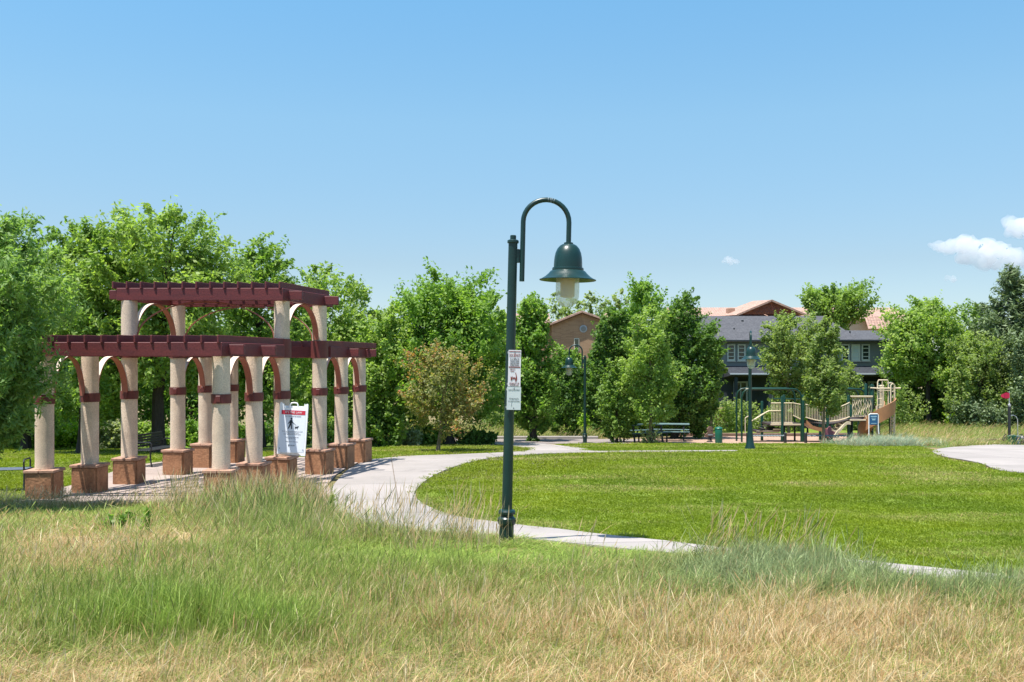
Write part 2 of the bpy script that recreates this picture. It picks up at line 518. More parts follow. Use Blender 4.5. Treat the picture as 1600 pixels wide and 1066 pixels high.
# ------------------------------------------------------------ ground sheets that follow the slope
def cutsheet(poly, off, name, mat, kind='structure', thick=0.0, parent=None, knots=None):
    """flat outline laid on the slope of the park; cut where the slope changes"""
    bm = bmesh.new()
    vs = [bm.verts.new((x, y, 0)) for x, y in poly]
    bm.faces.new(vs)
    bmesh.ops.triangulate(bm, faces=bm.faces[:])
    for k in KX:
        if min(p[1] for p in poly) < k < max(p[1] for p in poly):
            bmesh.ops.bisect_plane(bm, geom=bm.verts[:] + bm.edges[:] + bm.faces[:], plane_co=(0, k, 0), plane_no=(0, 1, 0))
    for f in bm.faces:
        if f.normal.z < 0: f.normal_flip()
    if thick > 0:
        top = bm.faces[:]
        r = bmesh.ops.extrude_face_region(bm, geom=top)
        new = [v for v in r['geom'] if isinstance(v, bmesh.types.BMVert)]
        ns = set(new)
        for v in bm.verts: v.co.z = g(v.co.y) + off + (0 if v in ns else -thick)
        bmesh.ops.recalc_face_normals(bm, faces=bm.faces[:])
    else:
        for v in bm.verts: v.co.z = g(v.co.y) + off
    me = bpy.data.meshes.new(name)
    bm.to_mesh(me)
    bm.free()
    o = link_mesh(name, me, mat, parent)
    if kind: o['kind'] = kind
    return o
def smoothpoly(pts, n=4):
    """closed Catmull-Rom through points; a point given as (x,y,1) is a sharp corner"""
    P = [(p[0], p[1]) for p in pts]
    sh = [len(p) > 2 for p in pts]
    out = []
    N = len(P)
    for i in range(N):
        p1, p2 = P[i], P[(i + 1) % N]
        p0 = P[i - 1] if not sh[i] else p1
        p3 = P[(i + 2) % N] if not sh[(i + 1) % N] else p2
        if sh[i] and sh[(i + 1) % N]:
            out.append(p1); continue
        for k in range(n):
            t = k / n
            out.append(tuple(0.5 * ((2 * p1[c]) + (-p0[c] + p2[c]) * t + (2 * p0[c] - 5 * p1[c] + 4 * p2[c] - p3[c]) * t * t + (-p0[c] + 3 * p1[c] - 3 * p2[c] + p3[c]) * t ** 3) for c in (0, 1)))
    return out
def inside(poly, x, y):
    """numpy point in polygon"""
    r = np.zeros(x.shape, bool)
    n = len(poly)
    for i in range(n):
        x0, y0 = poly[i]; x1, y1 = poly[(i + 1) % n]
        if y0 == y1: continue
        c = ((y0 > y) != (y1 > y)) & (x < (x1 - x0) * (y - y0) / (y1 - y0) + x0)
        r ^= c
    return r
def clip(poly, a, b, c):
    """keep a*x+b*y<=c"""
    out = []
    n = len(poly)
    for i in range(n):
        p, q = poly[i], poly[(i + 1) % n]
        dp, dq = a * p[0] + b * p[1] - c, a * q[0] + b * q[1] - c
        if dp <= 0: out.append(p)
        if (dp < 0 and dq > 0) or (dp > 0 and dq < 0):
            t = dp / (dp - dq)
            out.append((p[0] + (q[0] - p[0]) * t, p[1] + (q[1] - p[1]) * t))
    return out
def slabs(poly, ang, sx, sy, base, mat, off=0.03, gap=0.008, thick=0.026, ox=0, oy=0):
    ca, sa = math.cos(ang), math.sin(ang)
    us = [x * ca + y * sa - ox for x, y in poly]
    ws = [-x * sa + y * ca - oy for x, y in poly]
    for i in range(math.floor(min(us) / sx), math.ceil(max(us) / sx)):
        for j in range(math.floor(min(ws) / sy), math.ceil(max(ws) / sy)):
            p = poly
            for a, b, c in ((ca, sa, (i + 1) * sx - gap + ox), (-ca, -sa, -(i * sx + gap + ox)), (-sa, ca, (j + 1) * sy - gap + oy), (sa, -ca, -(j * sy + gap + oy))):
                p = clip(p, a, b, c)
                if len(p) < 3: break
            if len(p) < 3: continue
            q = []
            for v in p:
                if not q or (abs(v[0] - q[-1][0]) + abs(v[1] - q[-1][1])) > 1e-3: q.append(v)
            if len(q) > 2 and abs(q[0][0] - q[-1][0]) + abs(q[0][1] - q[-1][1]) < 1e-3: q.pop()
            ar = abs(sum(q[k][0] * q[(k + 1) % len(q)][1] - q[(k + 1) % len(q)][0] * q[k][1] for k in range(len(q)))) / 2 if len(q) > 2 else 0
            if ar < 0.03: continue
            try: cutsheet(q, off, 'slab', mat, kind=None, thick=thick, parent=base)
            except Exception: pass
gb = MB()
xs = [-700, -200, -60, -30, 0, 30, 60, 200, 700]
ys = list(KX)
for y in ys:
    for x in xs: gb.v.append((x, y, g(y)))
for j in range(len(ys) - 1):
    for i in range(len(xs) - 1):
        a = j * len(xs) + i
        gb.f.append((a, a + 1, a + 1 + len(xs), a + len(xs)))
tag(gb.build('ground', M['soil']), 'dry sandy soil and thatch under the wild grass', kind='structure')

g_ = lambda px, py: G(px, py)
LAWN = smoothpoly([g_(1620, 902), g_(1500, 897), g_(1375, 883), g_(1235, 868), g_(1100, 856), g_(950, 839), g_(870, 829), g_(800, 821), g_(730, 812), g_(690, 802), g_(662, 789),
                   g_(650, 776), g_(656, 762), g_(676, 747), g_(706, 733), g_(745, 722), g_(790, 715), g_(850, 711), g_(925, 709), g_(1010, 708), g_(1100, 707.2), g_(1150, 706.8),
                   (X(1150, 33), 33.0, 1), (X(1250, 34), 34.0), (X(1340, 35.5), 35.5), (X(1430, 36.5), 36.5, 1), g_(1458, 708), g_(1470, 718), g_(1530, 728), g_(1600, 742), (16.5, 21.5), (24, 20.5, 1), (24, 7, 1), (8, 7.2, 1)])
cutsheet(LAWN, 0.006, 'lawn', M['lawn'])
LAWN2 = smoothpoly([g_(586, 719), g_(640, 714.5), g_(700, 712.5), g_(770, 709.5), g_(812, 707.5), g_(830, 704), g_(818, 700), g_(770, 698), g_(700, 697), g_(640, 697), (X(560, 34), 34), (X(200, 34), 34, 1), (X(-100, 34), 34, 1), (X(-100, 19), 19, 1), (X(30, 19.4), 19.4, 1), (X(120, 21.5), 21.5), (X(180, 25), 25), (X(300, 27.8), 27.8), (X(420, 28.5), 28.5), (X(540, 28), 28)])
cutsheet(LAWN2, 0.006, 'lawn', M['lawn'])
LAWN3 = [g_(926, 706.5), g_(1150, 704.8), (X(1200, 34.2), 34.2), (X(1340, 36.4), 36.4), (X(1340, 38.6), 38.6), (X(1100, 39), 39), (X(960, 38.8), 38.8), (X(880, 38), 38), g_(880, 697), g_(900, 700)]
cutsheet(LAWN3, 0.004, 'lawn', M['lawn'])
LAWN4 = [(X(940, 47.6), 47.6), (X(1460, 47.6), 47.6), (X(1700, 44.5), 44.5), (X(1700, 60), 60), (X(940, 60), 60)]
cutsheet(LAWN4, 0.006, 'lawn', M['lawn'])
ROUGH = [(X(-100, 34.6), 34.6), (X(640, 34.6), 34.6), (X(690, 44.3), 44.3), (X(935, 44.3), 44.3), (X(935, 60), 60), (-60, 60), (-60, 34.6)]
cutsheet(ROUGH, 0.003, 'meadow', M['rough'])
ROUGH2 = [(X(1340, 38), 38), (X(1470, 35), 35), (X(1620, 38.6), 38.6), (X(1800, 38.6), 38.6), (X(1800, 60), 60), (X(1400, 60), 60)]
cutsheet(ROUGH2, 0.010, 'meadow', M['rough'])
ROAD = [(X(690, 39.2), 39.2), (X(1000, 39.2), 39.2), (X(1060, 40.5), 40.5), (X(1060, 44), 44), (X(690, 44), 44)]
cutsheet(ROAD, 0.008, 'road', M['asphalt'])
kb = MB()
for a, b, y in ((690, 935, 44.05),):
    kb.box(X(a, y), X(b, y), y, y + 0.2, g(y) - 0.1, g(y) + 0.13, 0.02)
tag(kb.build('kerb', M['concrete']), kind='structure')
MULCH = [(X(975, 39.3), 39.3), (X(1340, 39), 39), (X(1500, 39.2), 39.2), (X(1500, 47), 47), (X(1060, 47), 47), (X(1000, 43), 43)]
cutsheet(MULCH, 0.012, 'playground_surface', M['mulch'])
me_ = MB()
for a, b, y in ((1060, 1500, 47.0),):
    me_.box(X(a, y), X(b, y), y, y + 0.2, g(y) - 0.1, g(y) + 0.16, 0.02)
me_.box(X(1480, 39.4), X(1700, 39.4), 39.3, 39.5, g(39.4) - .1, g(39.4) + 0.2, 0.02)
tag(me_.build('playground_edging', M['wood']), kind='structure')
BED = smoothpoly([g_(600, 697.5), g_(700, 696.5), g_(775, 697), g_(800, 691), g_(770, 687), g_(690, 686), g_(600, 686)])
cutsheet(BED, 0.012, 'gravel_bed', M['gravel'])
PATH = smoothpoly([g_(1600, 908), g_(1375, 883.5), g_(1235, 868.5), g_(1100, 856.5), g_(950, 839.5), g_(870, 829.5), g_(800, 821.5), g_(730, 812.5), g_(690, 802.5), g_(661, 789.5),
                   g_(649, 776), g_(655, 761.5), g_(675, 746.5), g_(705, 732.5), g_(745, 721.5), g_(790, 714.5), g_(850, 710.5), g_(926, 708.5), g_(1010, 707.5), (g_(1152, 706.3) + (1,)), (g_(1152, 704.9) + (1,)), g_(1010, 705.6), g_(928, 706),
                   g_(915, 702), g_(880, 698), g_(850, 694.5), (X(830, 39.2), 39.2, 1), (X(762, 39.2), 39.2, 1), g_(790, 697), g_(818, 700.5), g_(829, 704), g_(811, 707), g_(770, 709), g_(700, 712), g_(640, 714),
                   g_(590, 718.5), g_(566, 724), g_(545, 735), g_(528, 752), g_(510, 775), g_(500, 800), g_(530, 824), g_(600, 834), g_(700, 839), g_(790, 843), g_(880, 851), g_(1000, 864), g_(1120, 874), g_(1300, 890), (g_(1560, 918) + (1,))])
pth = cutsheet(PATH, 0.010, 'path', M['joint'])
slabs(PATH, R(8), 3.1, 2.6, pth, M['concrete'], off=0.034, gap=0.011, thick=0.022, ox=0.4, oy=0.5)
PATIO = [(X(20, 17.9), 17.9), (X(345, 17.9), 17.9), (X(500, 17.5), 17.5), (X(520, 19), 19), (X(512, 21), 21), (X(525, 23), 23), (X(545, 25), 25), (X(570, 26.8), 26.8), (X(560, 27.8), 27.8), (X(420, 28.2), 28.2), (X(300, 27.4), 27.4), (X(200, 25), 25), (X(140, 21.8), 21.8), (X(60, 19.2), 19.2)]
pat = cutsheet(PATIO, 0.014, 'patio', M['joint'])
slabs(PATIO, R(-11), 1.5, 1.5, pat, M['patio'], off=0.038, gap=0.006, thick=0.02)
PAD = smoothpoly([g_(1457, 707), g_(1480, 716), g_(1530, 725), g_(1600, 741), (16.5, 22), (22, 21.5), (26, 28), (24, 35), (19, 37.2), g_(1590, 694.5), g_(1530, 697), g_(1480, 701)])
pad = cutsheet(PAD, 0.014, 'concrete_pad', M['joint'])
slabs(PAD, R(5), 2.4, 2.4, pad, M['concrete'], off=0.038, gap=0.011, thick=0.02)

# ------------------------------------------------------------ pergola
LOW, HIGH = 0.10, 1.34            # underside of the low and the high roof, seen from camera height 0
Rt = {'F': (-5.68, 18.75), 'G': (-5.40, 20.1), 'H': (-5.13, 21.4), 'J': (-4.65, 23.2), 'K': (-4.41, 24.8), 'L': (-4.18, 26.3)}
Lf = {'A': (-9.13, 18.75), 'B': (-8.66, 19.7), 'Cc': (-8.45, 21.2), 'D': (-8.04, 23.1), 'E': (-7.92, 24.8), 'I': (-7.62, 26.1)}
RA = math.atan2(1.5, 7.5)         # the rows run a little to the right as they go back
perg = empty('pergola', (-6.7, 22.5, g(22.5)), 0, 'maroon slatted two-tier pergola on twelve pale round columns beside the path', 'pergola')
PO = Vector(perg.location)
def loc(b):
    b.v = [(x - PO.x, y - PO.y, z - PO.z) for x, y, z in b.v]
    return b
shaft, plinths = {}, {}
for k, (x, y) in {**Rt, **Lf}.items():
    hi = k in ('H', 'J', 'Cc', 'D')
    zb = g(y)
    pt = -2.105 + (0.012 if k in 'ABF' else 0)
    top = HIGH if hi else LOW
    r = 0.172
    n = 26
    b = MB()
    zs = np.linspace(pt, top, 14)
    random.seed(ord(k[0]))
    b.lathe([(r * (1.02 if i == 0 else 1) + random.uniform(-.0015, .0015), z) for i, z in enumerate(zs)], n, (x, y, 0))
    c = loc(b).build('column', M['stucco'], perg, smooth=True)
    bz = (HY - {'A': 624, 'B': 621, 'Cc': 617, 'D': 611, 'E': 608, 'I': 606, 'F': 623, 'G': 620, 'H': 617, 'J': 612, 'K': 610, 'L': 607}[k]) / F * y
    bb = MB()
    bb.lathe([(r + .001, bz - .09), (r + .022, bz - .09), (r + .022, bz + .09), (r + .001, bz + .09)], n, (x, y, 0))
    bb.box(x - .045, x + .045, y - r - .045, y - r - .015, bz - .06, bz + .06, .005)
    loc(bb).build('band', M['maroon2'], c, smooth=True)
    if hi:
        cb = MB()
        cb.lathe([(r + .001, LOW - .02), (r + .035, LOW - .02), (r + .035, LOW + .40), (r + .001, LOW + .40)], n, (x, y, 0))
        loc(cb).build('collar', M['maroon2'], c, smooth=True)
    # plinth: four stone faces set round a core, capped with an overhanging slab
    rz = R({'A': 4, 'B': -3, 'Cc': 0, 'D': -7, 'E': -8, 'I': -10, 'F': 0, 'G': -5, 'H': -8, 'J': -14, 'K': -14, 'L': -14}[k])
    MM = Matrix.Translation((x - PO.x, y - PO.y, -PO.z)) @ Matrix.Rotation(rz, 4, 'Z')
    h = 0.245
    pb = MB()
    pb.box(-h, h, -h, h, zb - .15, pt - .06, .012, MM)
    p = pb.build('plinth', M['sandstone'], perg)
    for a in range(4):
        q = MB()
        q.box(-h + .012, h - .012, -h - .028, -h + .002, zb - .12, pt - .07, .008, MM @ Matrix.Rotation(a * PI / 2, 4, 'Z'))
        q.build('stone_panel', M['sandstone'], p)
    q = MB()
    for sx in (-1, 1):
        for sy in (-1, 1):
            x0, x1 = sorted((sx * .003, sx * (h + .045)))
            y0, y1 = sorted((sy * .003, sy * (h + .045)))
            q = MB().box(x0, x1, y0, y1, pt - .062, pt - .002 + random.uniform(-.004, .003), .010, MM)
            q.build('cap_stone', M['capstone'], p)
def beam(a, b, w, h, name='beam', mat='maroon'):
    return loc(MB().bar(a, b, w, h, .008)).build(name, M[mat], perg)
def row_x(side, y):
    d = Rt if side > 0 else Lf
    pts = sorted(d.values(), key=lambda p: p[1])
    return float(np.interp(y, [p[1] for p in pts], [p[0] for p in pts])) + (0 if pts[0][1] <= y <= pts[-1][1] else (y - (pts[0][1] if y < pts[0][1] else pts[-1][1])) * .2)
bh = .27
def roof(keysL, keysR, zu, y0, y1, n, lext=.42, rext=.46, st=.15, x0off=0.0):
    for kl, kr in zip(keysL, keysR):                       # cross beams over each pair of columns, ends standing out
        l, r_ = Lf[kl], Rt[kr]
        yl = (l[1] + r_[1]) / 2
        beam((l[0] - lext, l[1], zu + .13), (r_[0] + rext, r_[1], zu + .13), .13, .20)
    for s in (-1, 1):                                      # side beams along the rows
        off = s * .13
        beam((row_x(s, y0) + off, y0 + .02, zu + bh / 2), (row_x(s, y1) + off, y1, zu + bh / 2), .10, bh)
    for yy in (y0, y1):                                    # fascias
        beam((row_x(-1, yy) - .20, yy, zu + bh / 2), (row_x(1, yy) + .18, yy, zu + bh / 2), .09, bh, 'fascia')
    xl, xr = row_x(-1, y0) - .26, row_x(1, y0) + .12
    m = MB().box(-.021, .021, -.075, (y1 - y0) / math.cos(RA) + .16, 0, st, .006).mesh('slat')
    for i in range(n):
        x = xl + (xr - xl) * i / (n - 1)
        o = link_mesh('slat', m, M['maroon'], perg)
        o.location = (x - PO.x, y0 - PO.y, zu + bh - .012 + random.uniform(-.002, .002) - PO.z)
        o.rotation_euler = (0, 0, -RA)
roof(['A', 'B'], ['F', 'G'], LOW, 18.45, 21.1, 13)
roof(['E', 'I'], ['K', 'L'], LOW, 23.5, 26.7, 13)
beam((Lf['Cc'][0], 21.35, LOW + .13), (Rt['H'][0], 21.45, LOW + .13), .12, .2)
roof(['Cc', 'D'], ['H', 'J'], HIGH, 21.08, 23.6, 13)
def arch(a, b, zt, za, zb, w=.13, name='arch'):
    """flat curved band springing from one column and landing on the next"""
    a, b = Vector(a), Vector(b)
    d = (b - a); L = d.length; d.normalize()
    side = d.cross(Vector((0, 0, 1))).normalized()
    vs, fs = [], []
    n = 22
    for i in range(n + 1):
        t = i / n
        th = PI * t
        s = L * (0.5 - 0.5 * math.cos(th))
        z0 = za if t < .5 else zb
        h = (zt - z0)
        z = z0 + h * math.sin(th)
        for (u, off) in ((-1, 0), (1, 0), (1, 1), (-1, 1)):
            k = 0.028 * off
            p = a + d * (s + k * (math.cos(th))) + side * u * w / 2
            vs.append((p.x, p.y, z - k * math.sin(th)))
    for i in range(n):
        for k in range(4):
            p, q = i * 4 + k, i * 4 + (k + 1) % 4
            fs.append((p, q, q + 4, p + 4))
    b_ = MB().add(vs, fs)
    me = loc(b_).mesh(name)
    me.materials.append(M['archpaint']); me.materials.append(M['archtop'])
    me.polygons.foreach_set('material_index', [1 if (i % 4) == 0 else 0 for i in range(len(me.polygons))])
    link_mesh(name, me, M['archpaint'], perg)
def dep(p, q, zt, z1, z2, w=.13):
    a, b = Vector((p[0], p[1], 0)), Vector((q[0], q[1], 0))
    d = (b - a).normalized() * .172
    arch(a + d, b - d, zt, z1, z2, w)
bzv = lambda py, y: (HY - py) / F * y
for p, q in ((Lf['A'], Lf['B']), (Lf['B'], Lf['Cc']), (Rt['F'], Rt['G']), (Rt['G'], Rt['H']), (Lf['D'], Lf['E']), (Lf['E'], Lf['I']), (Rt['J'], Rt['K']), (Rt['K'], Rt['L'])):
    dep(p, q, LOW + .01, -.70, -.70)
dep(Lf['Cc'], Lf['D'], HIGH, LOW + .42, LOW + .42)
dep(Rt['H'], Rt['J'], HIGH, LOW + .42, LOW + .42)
def wide(p, q, zt, z):
    a, b = Vector((p[0] + .16, p[1], 0)), Vector((q[0] - .16, q[1], 0))
    arch(a, b, zt, z, z, .035, 'wide_arch')
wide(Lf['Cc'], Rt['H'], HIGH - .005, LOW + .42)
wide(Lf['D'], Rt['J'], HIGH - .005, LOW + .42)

# ------------------------------------------------------------ writing
def text(s, size, mat, parent, M4, name='lettering', width=None):
    cu = bpy.data.curves.new('t', 'FONT')
    cu.body = s
    cu.size = size
    cu.align_x = 'CENTER'; cu.align_y = 'CENTER'
    cu.resolution_u = 2
    cu.extrude = 0.0006
    o = bpy.data.objects.new('t', cu)
    C.objects.link(o)
    bpy.context.view_layer.update()
    dg = bpy.context.evaluated_depsgraph_get()
    me = bpy.data.meshes.new_from_object(o.evaluated_get(dg))
    bpy.data.objects.remove(o)
    co = np.zeros(len(me.vertices) * 3)
    me.vertices.foreach_get('co', co)
    co = co.reshape(-1, 3)
    if width and len(co):
        w = co[:, 0].max() - co[:, 0].min()
        if w > 0: co[:, 0] *= width / w
    new = np.stack([co[:, 0], -co[:, 2], co[:, 1]], 1)       # text stands upright facing -y
    A = np.array(M4.to_3x3()); t = np.array(M4.translation)
    new = new @ A.T + t
    me.vertices.foreach_set('co', new.ravel())
    me.materials.clear()
    return link_mesh(name, me, mat, parent)
T4 = lambda x, y, z: Matrix.Translation((x, y, z))

# ------------------------------------------------------------ folding sign
sg = empty('folding_sign', (X(454.5, 20.75), 20.75, Z(712, 20.75)), 0, 'white folding sign about leashed dogs with a red banner standing on a plinth', 'sign')
sg.rotation_euler = (R(-7), R(2.6), R(3))
b = MB()
b.prism([(-.30, .03), (-.245, .03), (-.22, 0.055), (.16, .055), (.20, .02), (.22, .0), (.305, .0), (.305, 1.11), (.285, 1.135), (.25, 1.115), (.22, 1.13), (.215, 1.03), (.105, 1.03), (-.10, 1.03), (-.215, 1.03), (-.215, 1.12), (-.245, 1.11), (-.27, 1.15), (-.305, 1.13)], -.02, .02)
b.build('front_panel', M['white'], sg)
b = MB()
b.prism([(-.30, .03), (.30, .0), (.30, 1.08), (-.30, 1.08)], .05, .075)
b.build('rear_panel', M['white'], sg)
b = MB()
b.tube([(-.09, 0, 1.03), (-.09, 0, 1.10), (-.06, 0, 1.135), (0, 0, 1.145), (.06, 0, 1.135), (.08, 0, 1.10), (.08, 0, 1.03)], .016, 8)
b.build('carry_handle', M['white'], sg, smooth=True)
b = MB()
b.box(-.27, .27, -.0235, -.0205, .075, .99)
po = b.build('poster', M['poster'], sg)
MB().box(-.255, .255, -.0275, -.0245, .885, .975).build('banner', M['red'], po)
text("IT'S THE LAW", .062, M['white'], po, T4(0, -.0305, .930), width=.36)
text('ALL DOGS MUST BE LEASHED', .030, M['ink'], po, T4(0, -.027, .845), width=.34)
pic = MB()
YF = (-.029, -.0245)
def blob(pts): pic.prism(pts, *YF)
pic.prism([(-.035 + .021 * math.cos(a * PI / 6), .797 + .021 * math.sin(a * PI / 6)) for a in range(12)], *YF)
blob([(-.06, .765), (-.02, .770), (-.01, .74), (-.025, .68), (-.065, .68), (-.07, .72)])
blob([(-.06, .762), (-.085, .72), (-.105, .688), (-.092, .68), (-.068, .712), (-.045, .74)])
blob([(-.022, .762), (.0, .722), (.028, .70), (.022, .687), (-.012, .708), (-.035, .735)])
blob([(-.066, .69), (-.036, .68), (-.058, .62), (-.08, .575), (-.103, .58), (-.082, .63)])
blob([(-.055, .69), (-.023, .69), (-.012, .63), (-.005, .575), (-.03, .572), (-.036, .63)])
blob([(.024, .700), (.075, .655), (.072, .652), (.021, .697)])
blob([(.05, .625), (.10, .625), (.112, .645), (.128, .64), (.125, .622), (.108, .600), (.103, .578), (.092, .578), (.092, .600), (.068, .600), (.062, .578), (.05, .578), (.052, .603), (.04, .635)])
pic.build('walker_pictogram', M['ink'], po)
yy = .525
for s, w, z in (('Denver law requires that dogs be on a leash', .44, .520), ('at all times in this park and on', .28, .487), ('trails, walkways and streets nearby', .37, .458),
                ('Leashes must be held and kept', .29, .395), ('to six feet or less', .18, .363), ('Please pick up after pets', .26, .300)):
    text(s, .026, M['ink'], po, T4(0, -.027, z), width=w)
text('DENVER', .036, M['ink'], po, T4(.02, -.027, .215), width=.10)
MB().prism([(-.07, .235), (-.045, .235), (-.045, .21), (-.055, .195), (-.062, .195), (-.062, .22), (-.07, .22)], *YF).build('emblem', M['ink'], po)
for x, z in ((-.25, .15), (.25, .13)):
    MB().prism([(x + .009 * math.cos(a * PI / 4), z + .009 * math.sin(a * PI / 4)) for a in range(8)], -.034, -.02).build('bolt', M['dkmetal'], sg)

# ------------------------------------------------------------ lamp posts
def lamp_post(x, y, rz, lean, label, flare=False):
    t = empty('lamp_post', (x, y, g(y)), rz, label, 'lamp post', 'curved green lamp posts in the park')
    t.rotation_euler = (0, lean, rz)
    b = MB()
    b.lathe([(.062, 0), (.062, .5), (.058, 1.6), (.054, 3.575)], 20)
    po_ = b.build('pole', M['green'], t, smooth=True)
    b = MB()
    b.lathe([(.064, 3.56), (.068, 3.565), (.068, 3.59), (.055, 3.60)], 20)
    b.lathe([(.036, 3.59), (.036, 3.65), (.030, 3.655)], 12)
    b.build('pole_cap', M['green'], po_, smooth=True)
    b = MB()
    if flare: b.lathe([(.20, -.05), (.19, .04), (.135, .20), (.10, .5), (.062, 1.0)], 20)
    else:
        b.lathe([(.086, -.05), (.086, .215), (.10, .225), (.105, .245), (.105, .295), (.09, .31), (.078, .325), (.078, .335), (.10, .35), (.102, .375), (.09, .395), (.062, .405)], 24)
    b.build('base_sleeve', M['green'], t, smooth=True)
    if not flare:
        b = MB()
        for k in range(5):
            a = -PI / 2 + k * 2 * PI / 5
            b.tube([(.098 * math.cos(a), .098 * math.sin(a), .27), (.114 * math.cos(a), .114 * math.sin(a), .27)], .009, 6)
        b.build('set_screw', M['dkmetal'], t)['kind'] = 'stuff'
    b = MB()
    b.box(.04, .10, -.012, .012, 3.33, 3.49, .003)
    b.box(.04, .075, -.03, .03, 3.33, 3.49, .003)
    b.build('bracket', M['green'], t)
    pts = [(.115, 0, 3.11), (.115, 0, 3.4), (.115, 0, 3.82)]
    for k in range(1, 16):
        a = PI - PI * k / 16
        pts.append((.387 + .272 * math.cos(a), 0, 3.82 + .265 * math.sin(a)))
    pts += [(.659, 0, 3.82), (.659, 0, 3.56)]
    arm = MB().tube(pts, .030, 14).build('arm', M['green'], t, smooth=True)
    if not flare:
        st = MB()
        for a0 in (1.52, 1.42, 1.36, 1.27):
            p = (.387 + .272 * math.cos(a0), 0, 3.82 + .265 * math.sin(a0)); q = (.387 + .272 * math.cos(a0 - .04), 0, 3.82 + .265 * math.sin(a0 - .04))
            st.tube([p, q], .0306, 12)
        st.build('worn_tape', M['greyink'], arm)
    hx = .659
    b = MB()
    b.lathe([(.04, 3.585), (.055, 3.58), (.055, 3.565), (.075, 3.56), (.10, 3.545), (.13, 3.51), (.152, 3.46), (.164, 3.40), (.168, 3.34), (.170, 3.285), (.184, 3.282), (.188, 3.265), (.186, 3.25), (.19, 3.245)], 36, (hx, 0, 0), cap=False)
    head = b.build('lamp_hood', M['green'], t, smooth=True)
    b = MB()
    b.lathe([(.188, 3.250), (.206, 3.243), (.232, 3.212), (.270, 3.178), (.31, 3.153), (.336, 3.143), (.338, 3.137), (.334, 3.133), (.27, 3.150), (.20, 3.19), (.15, 3.20)], 40, (hx, 0, 0), cap=False)
    b.build('lamp_brim', M['green'], t, smooth=True)
    b = MB()
    pr = [(.138, 3.19), (.140, 3.10), (.139, 2.99), (.136, 2.94)] + [(.134 * math.cos(a), 2.94 - .125 * math.sin(a)) for a in np.linspace(.25, PI / 2 - .02, 8)]
    b.lathe(pr, 32, (hx, 0, 0), cap=False)
    b.build('glass_globe', M['lampglass'], t, smooth=True)
    b = MB()
    b.lathe([(.03, 3.19), (.085, 3.18), (.085, 2.94), (.05, 2.93), (.01, 2.93)], 16, (hx, 0, 0))
    b.build('bulb_housing', M['ballast'], t, smooth=True)
    return t
l1 = lamp_post(X(791, 11.4), 11.4, 0, R(1.3), 'tall green lamp post in front carrying two dog notices')
l2 = lamp_post(X(914, 40.0), 40.0, PI, 0, 'distant green lamp post with its arm turned left, beside the roadway trees')
l3 = lamp_post(X(1172, 33.2), 33.2, R(-101), 0, 'green lamp post with flared base in front of the playground', flare=True)
def plate(z0, z1, w, mat, label, cat_lbl, tilt=0):
    zc = g(11.4)
    t = empty('notice_plate', (X(791, 11.4) + .052 + (z0 * .022), 11.4 - .078, zc + z0), R(5), label, 'sign', 'notices on the front lamp post')
    t.rotation_euler = (0, R(1.3), R(5))
    t.scale = (.55, 1, 1)
    h = z1 - z0
    MB().box(-w / 2, w / 2, -.004, .004, 0, h, .0).build('plate', M[mat], t)
    s = MB()
    for z in (.03, h - .03):
        s.box(-w / 2 - .02, w / 2 - .04, .005, .012, z - .012, z + .012)
    s.build('strap', M['steel'], t)
    for z in (.02, h - .02):
        MB().tube([(0, -.009, z), (0, .004, z)], .008, 8).build('bolt', M['dkmetal'], t)
    return t, h
t, h = plate(1.86, 2.29, .27, 'pinkplate', 'narrow upper notice about dog waste with red and black print on the front lamp post', 'sign')
bd = MB()
w = .27
for x0, x1, z0, z1 in ((-w/2+.012, w/2-.012, h-.022, h-.014), (-w/2+.012, w/2-.012, h/2+.008, h/2+.020)):
    bd.box(x0, x1, -.0065, -.0042, z0, z1)
bd.build('print_rule', M['redink'], t)
f0 = -.006
text('DOG', .055, M['redink'], t, T4(-.072, f0, h - .065), width=.085)
text('WASTE', .055, M['redink'], t, T4(.072, f0, h - .065), width=.095)
MB().prism([(-.010, h - .085), (.012, h - .085), (.014, h - .05), (.006, h - .03), (-.006, h - .035), (-.012, h - .06)], -.0068, -.0042).build('print_mark', M['redink'], t)
for i, s in enumerate(('IS A HEALTH', 'HAZARD. PLEASE', 'LEASH AND CLEAN', 'UP AFTER YOUR DOG')):
    text(s, .026, M['ink'], t, T4(0, f0, h - .105 - i * .025), width=.19)
text('KEEP OUR', .02, M['redink'], t, T4(-.04, f0, h / 2 - .012), width=.11)
text('PARKS', .02, M['redink'], t, T4(-.045, f0, h / 2 - .036), width=.08)
pc = MB()
pc.prism([(-.075, .07), (-.045, .075), (-.035, .11), (-.05, .125), (-.06, .105), (-.08, .12)], -.0068, -.0042)
pc.prism([(.02, .06), (.05, .062), (.062, .10), (.045, .14), (.03, .17), (.02, .155), (.035, .12), (.02, .09)], -.0068, -.0042)
pc.prism([(-.03, .085), (.02, .09), (.015, .108), (-.025, .11)], -.0068, -.0042)
pc.build('dog_drawing', M['redink'], t)
text('CLEAN IT UP', .03, M['redink'], t, T4(0, f0, .036), width=.21)
text('PARK RULES', .02, M['redink'], t, T4(0, f0, .016), width=.18)
t, h = plate(1.585, 1.855, .30, 'paleplate', 'faded grey white plate below the dog waste notice on the front lamp post', 'sign')
for s, z, ww, sz in (('LEASH LAW IN EFFECT', h - .035, .25, .02), ('All dogs must be', .135, .20, .026), ('on a leash at all times', .105, .24, .026)):
    text(s, sz, M['greyink'], t, T4(0, f0, z), width=ww)
MB().box(-.05, -.042, -.0062, -.0042, .04, .085).build('print_mark', M['greyink'], t)

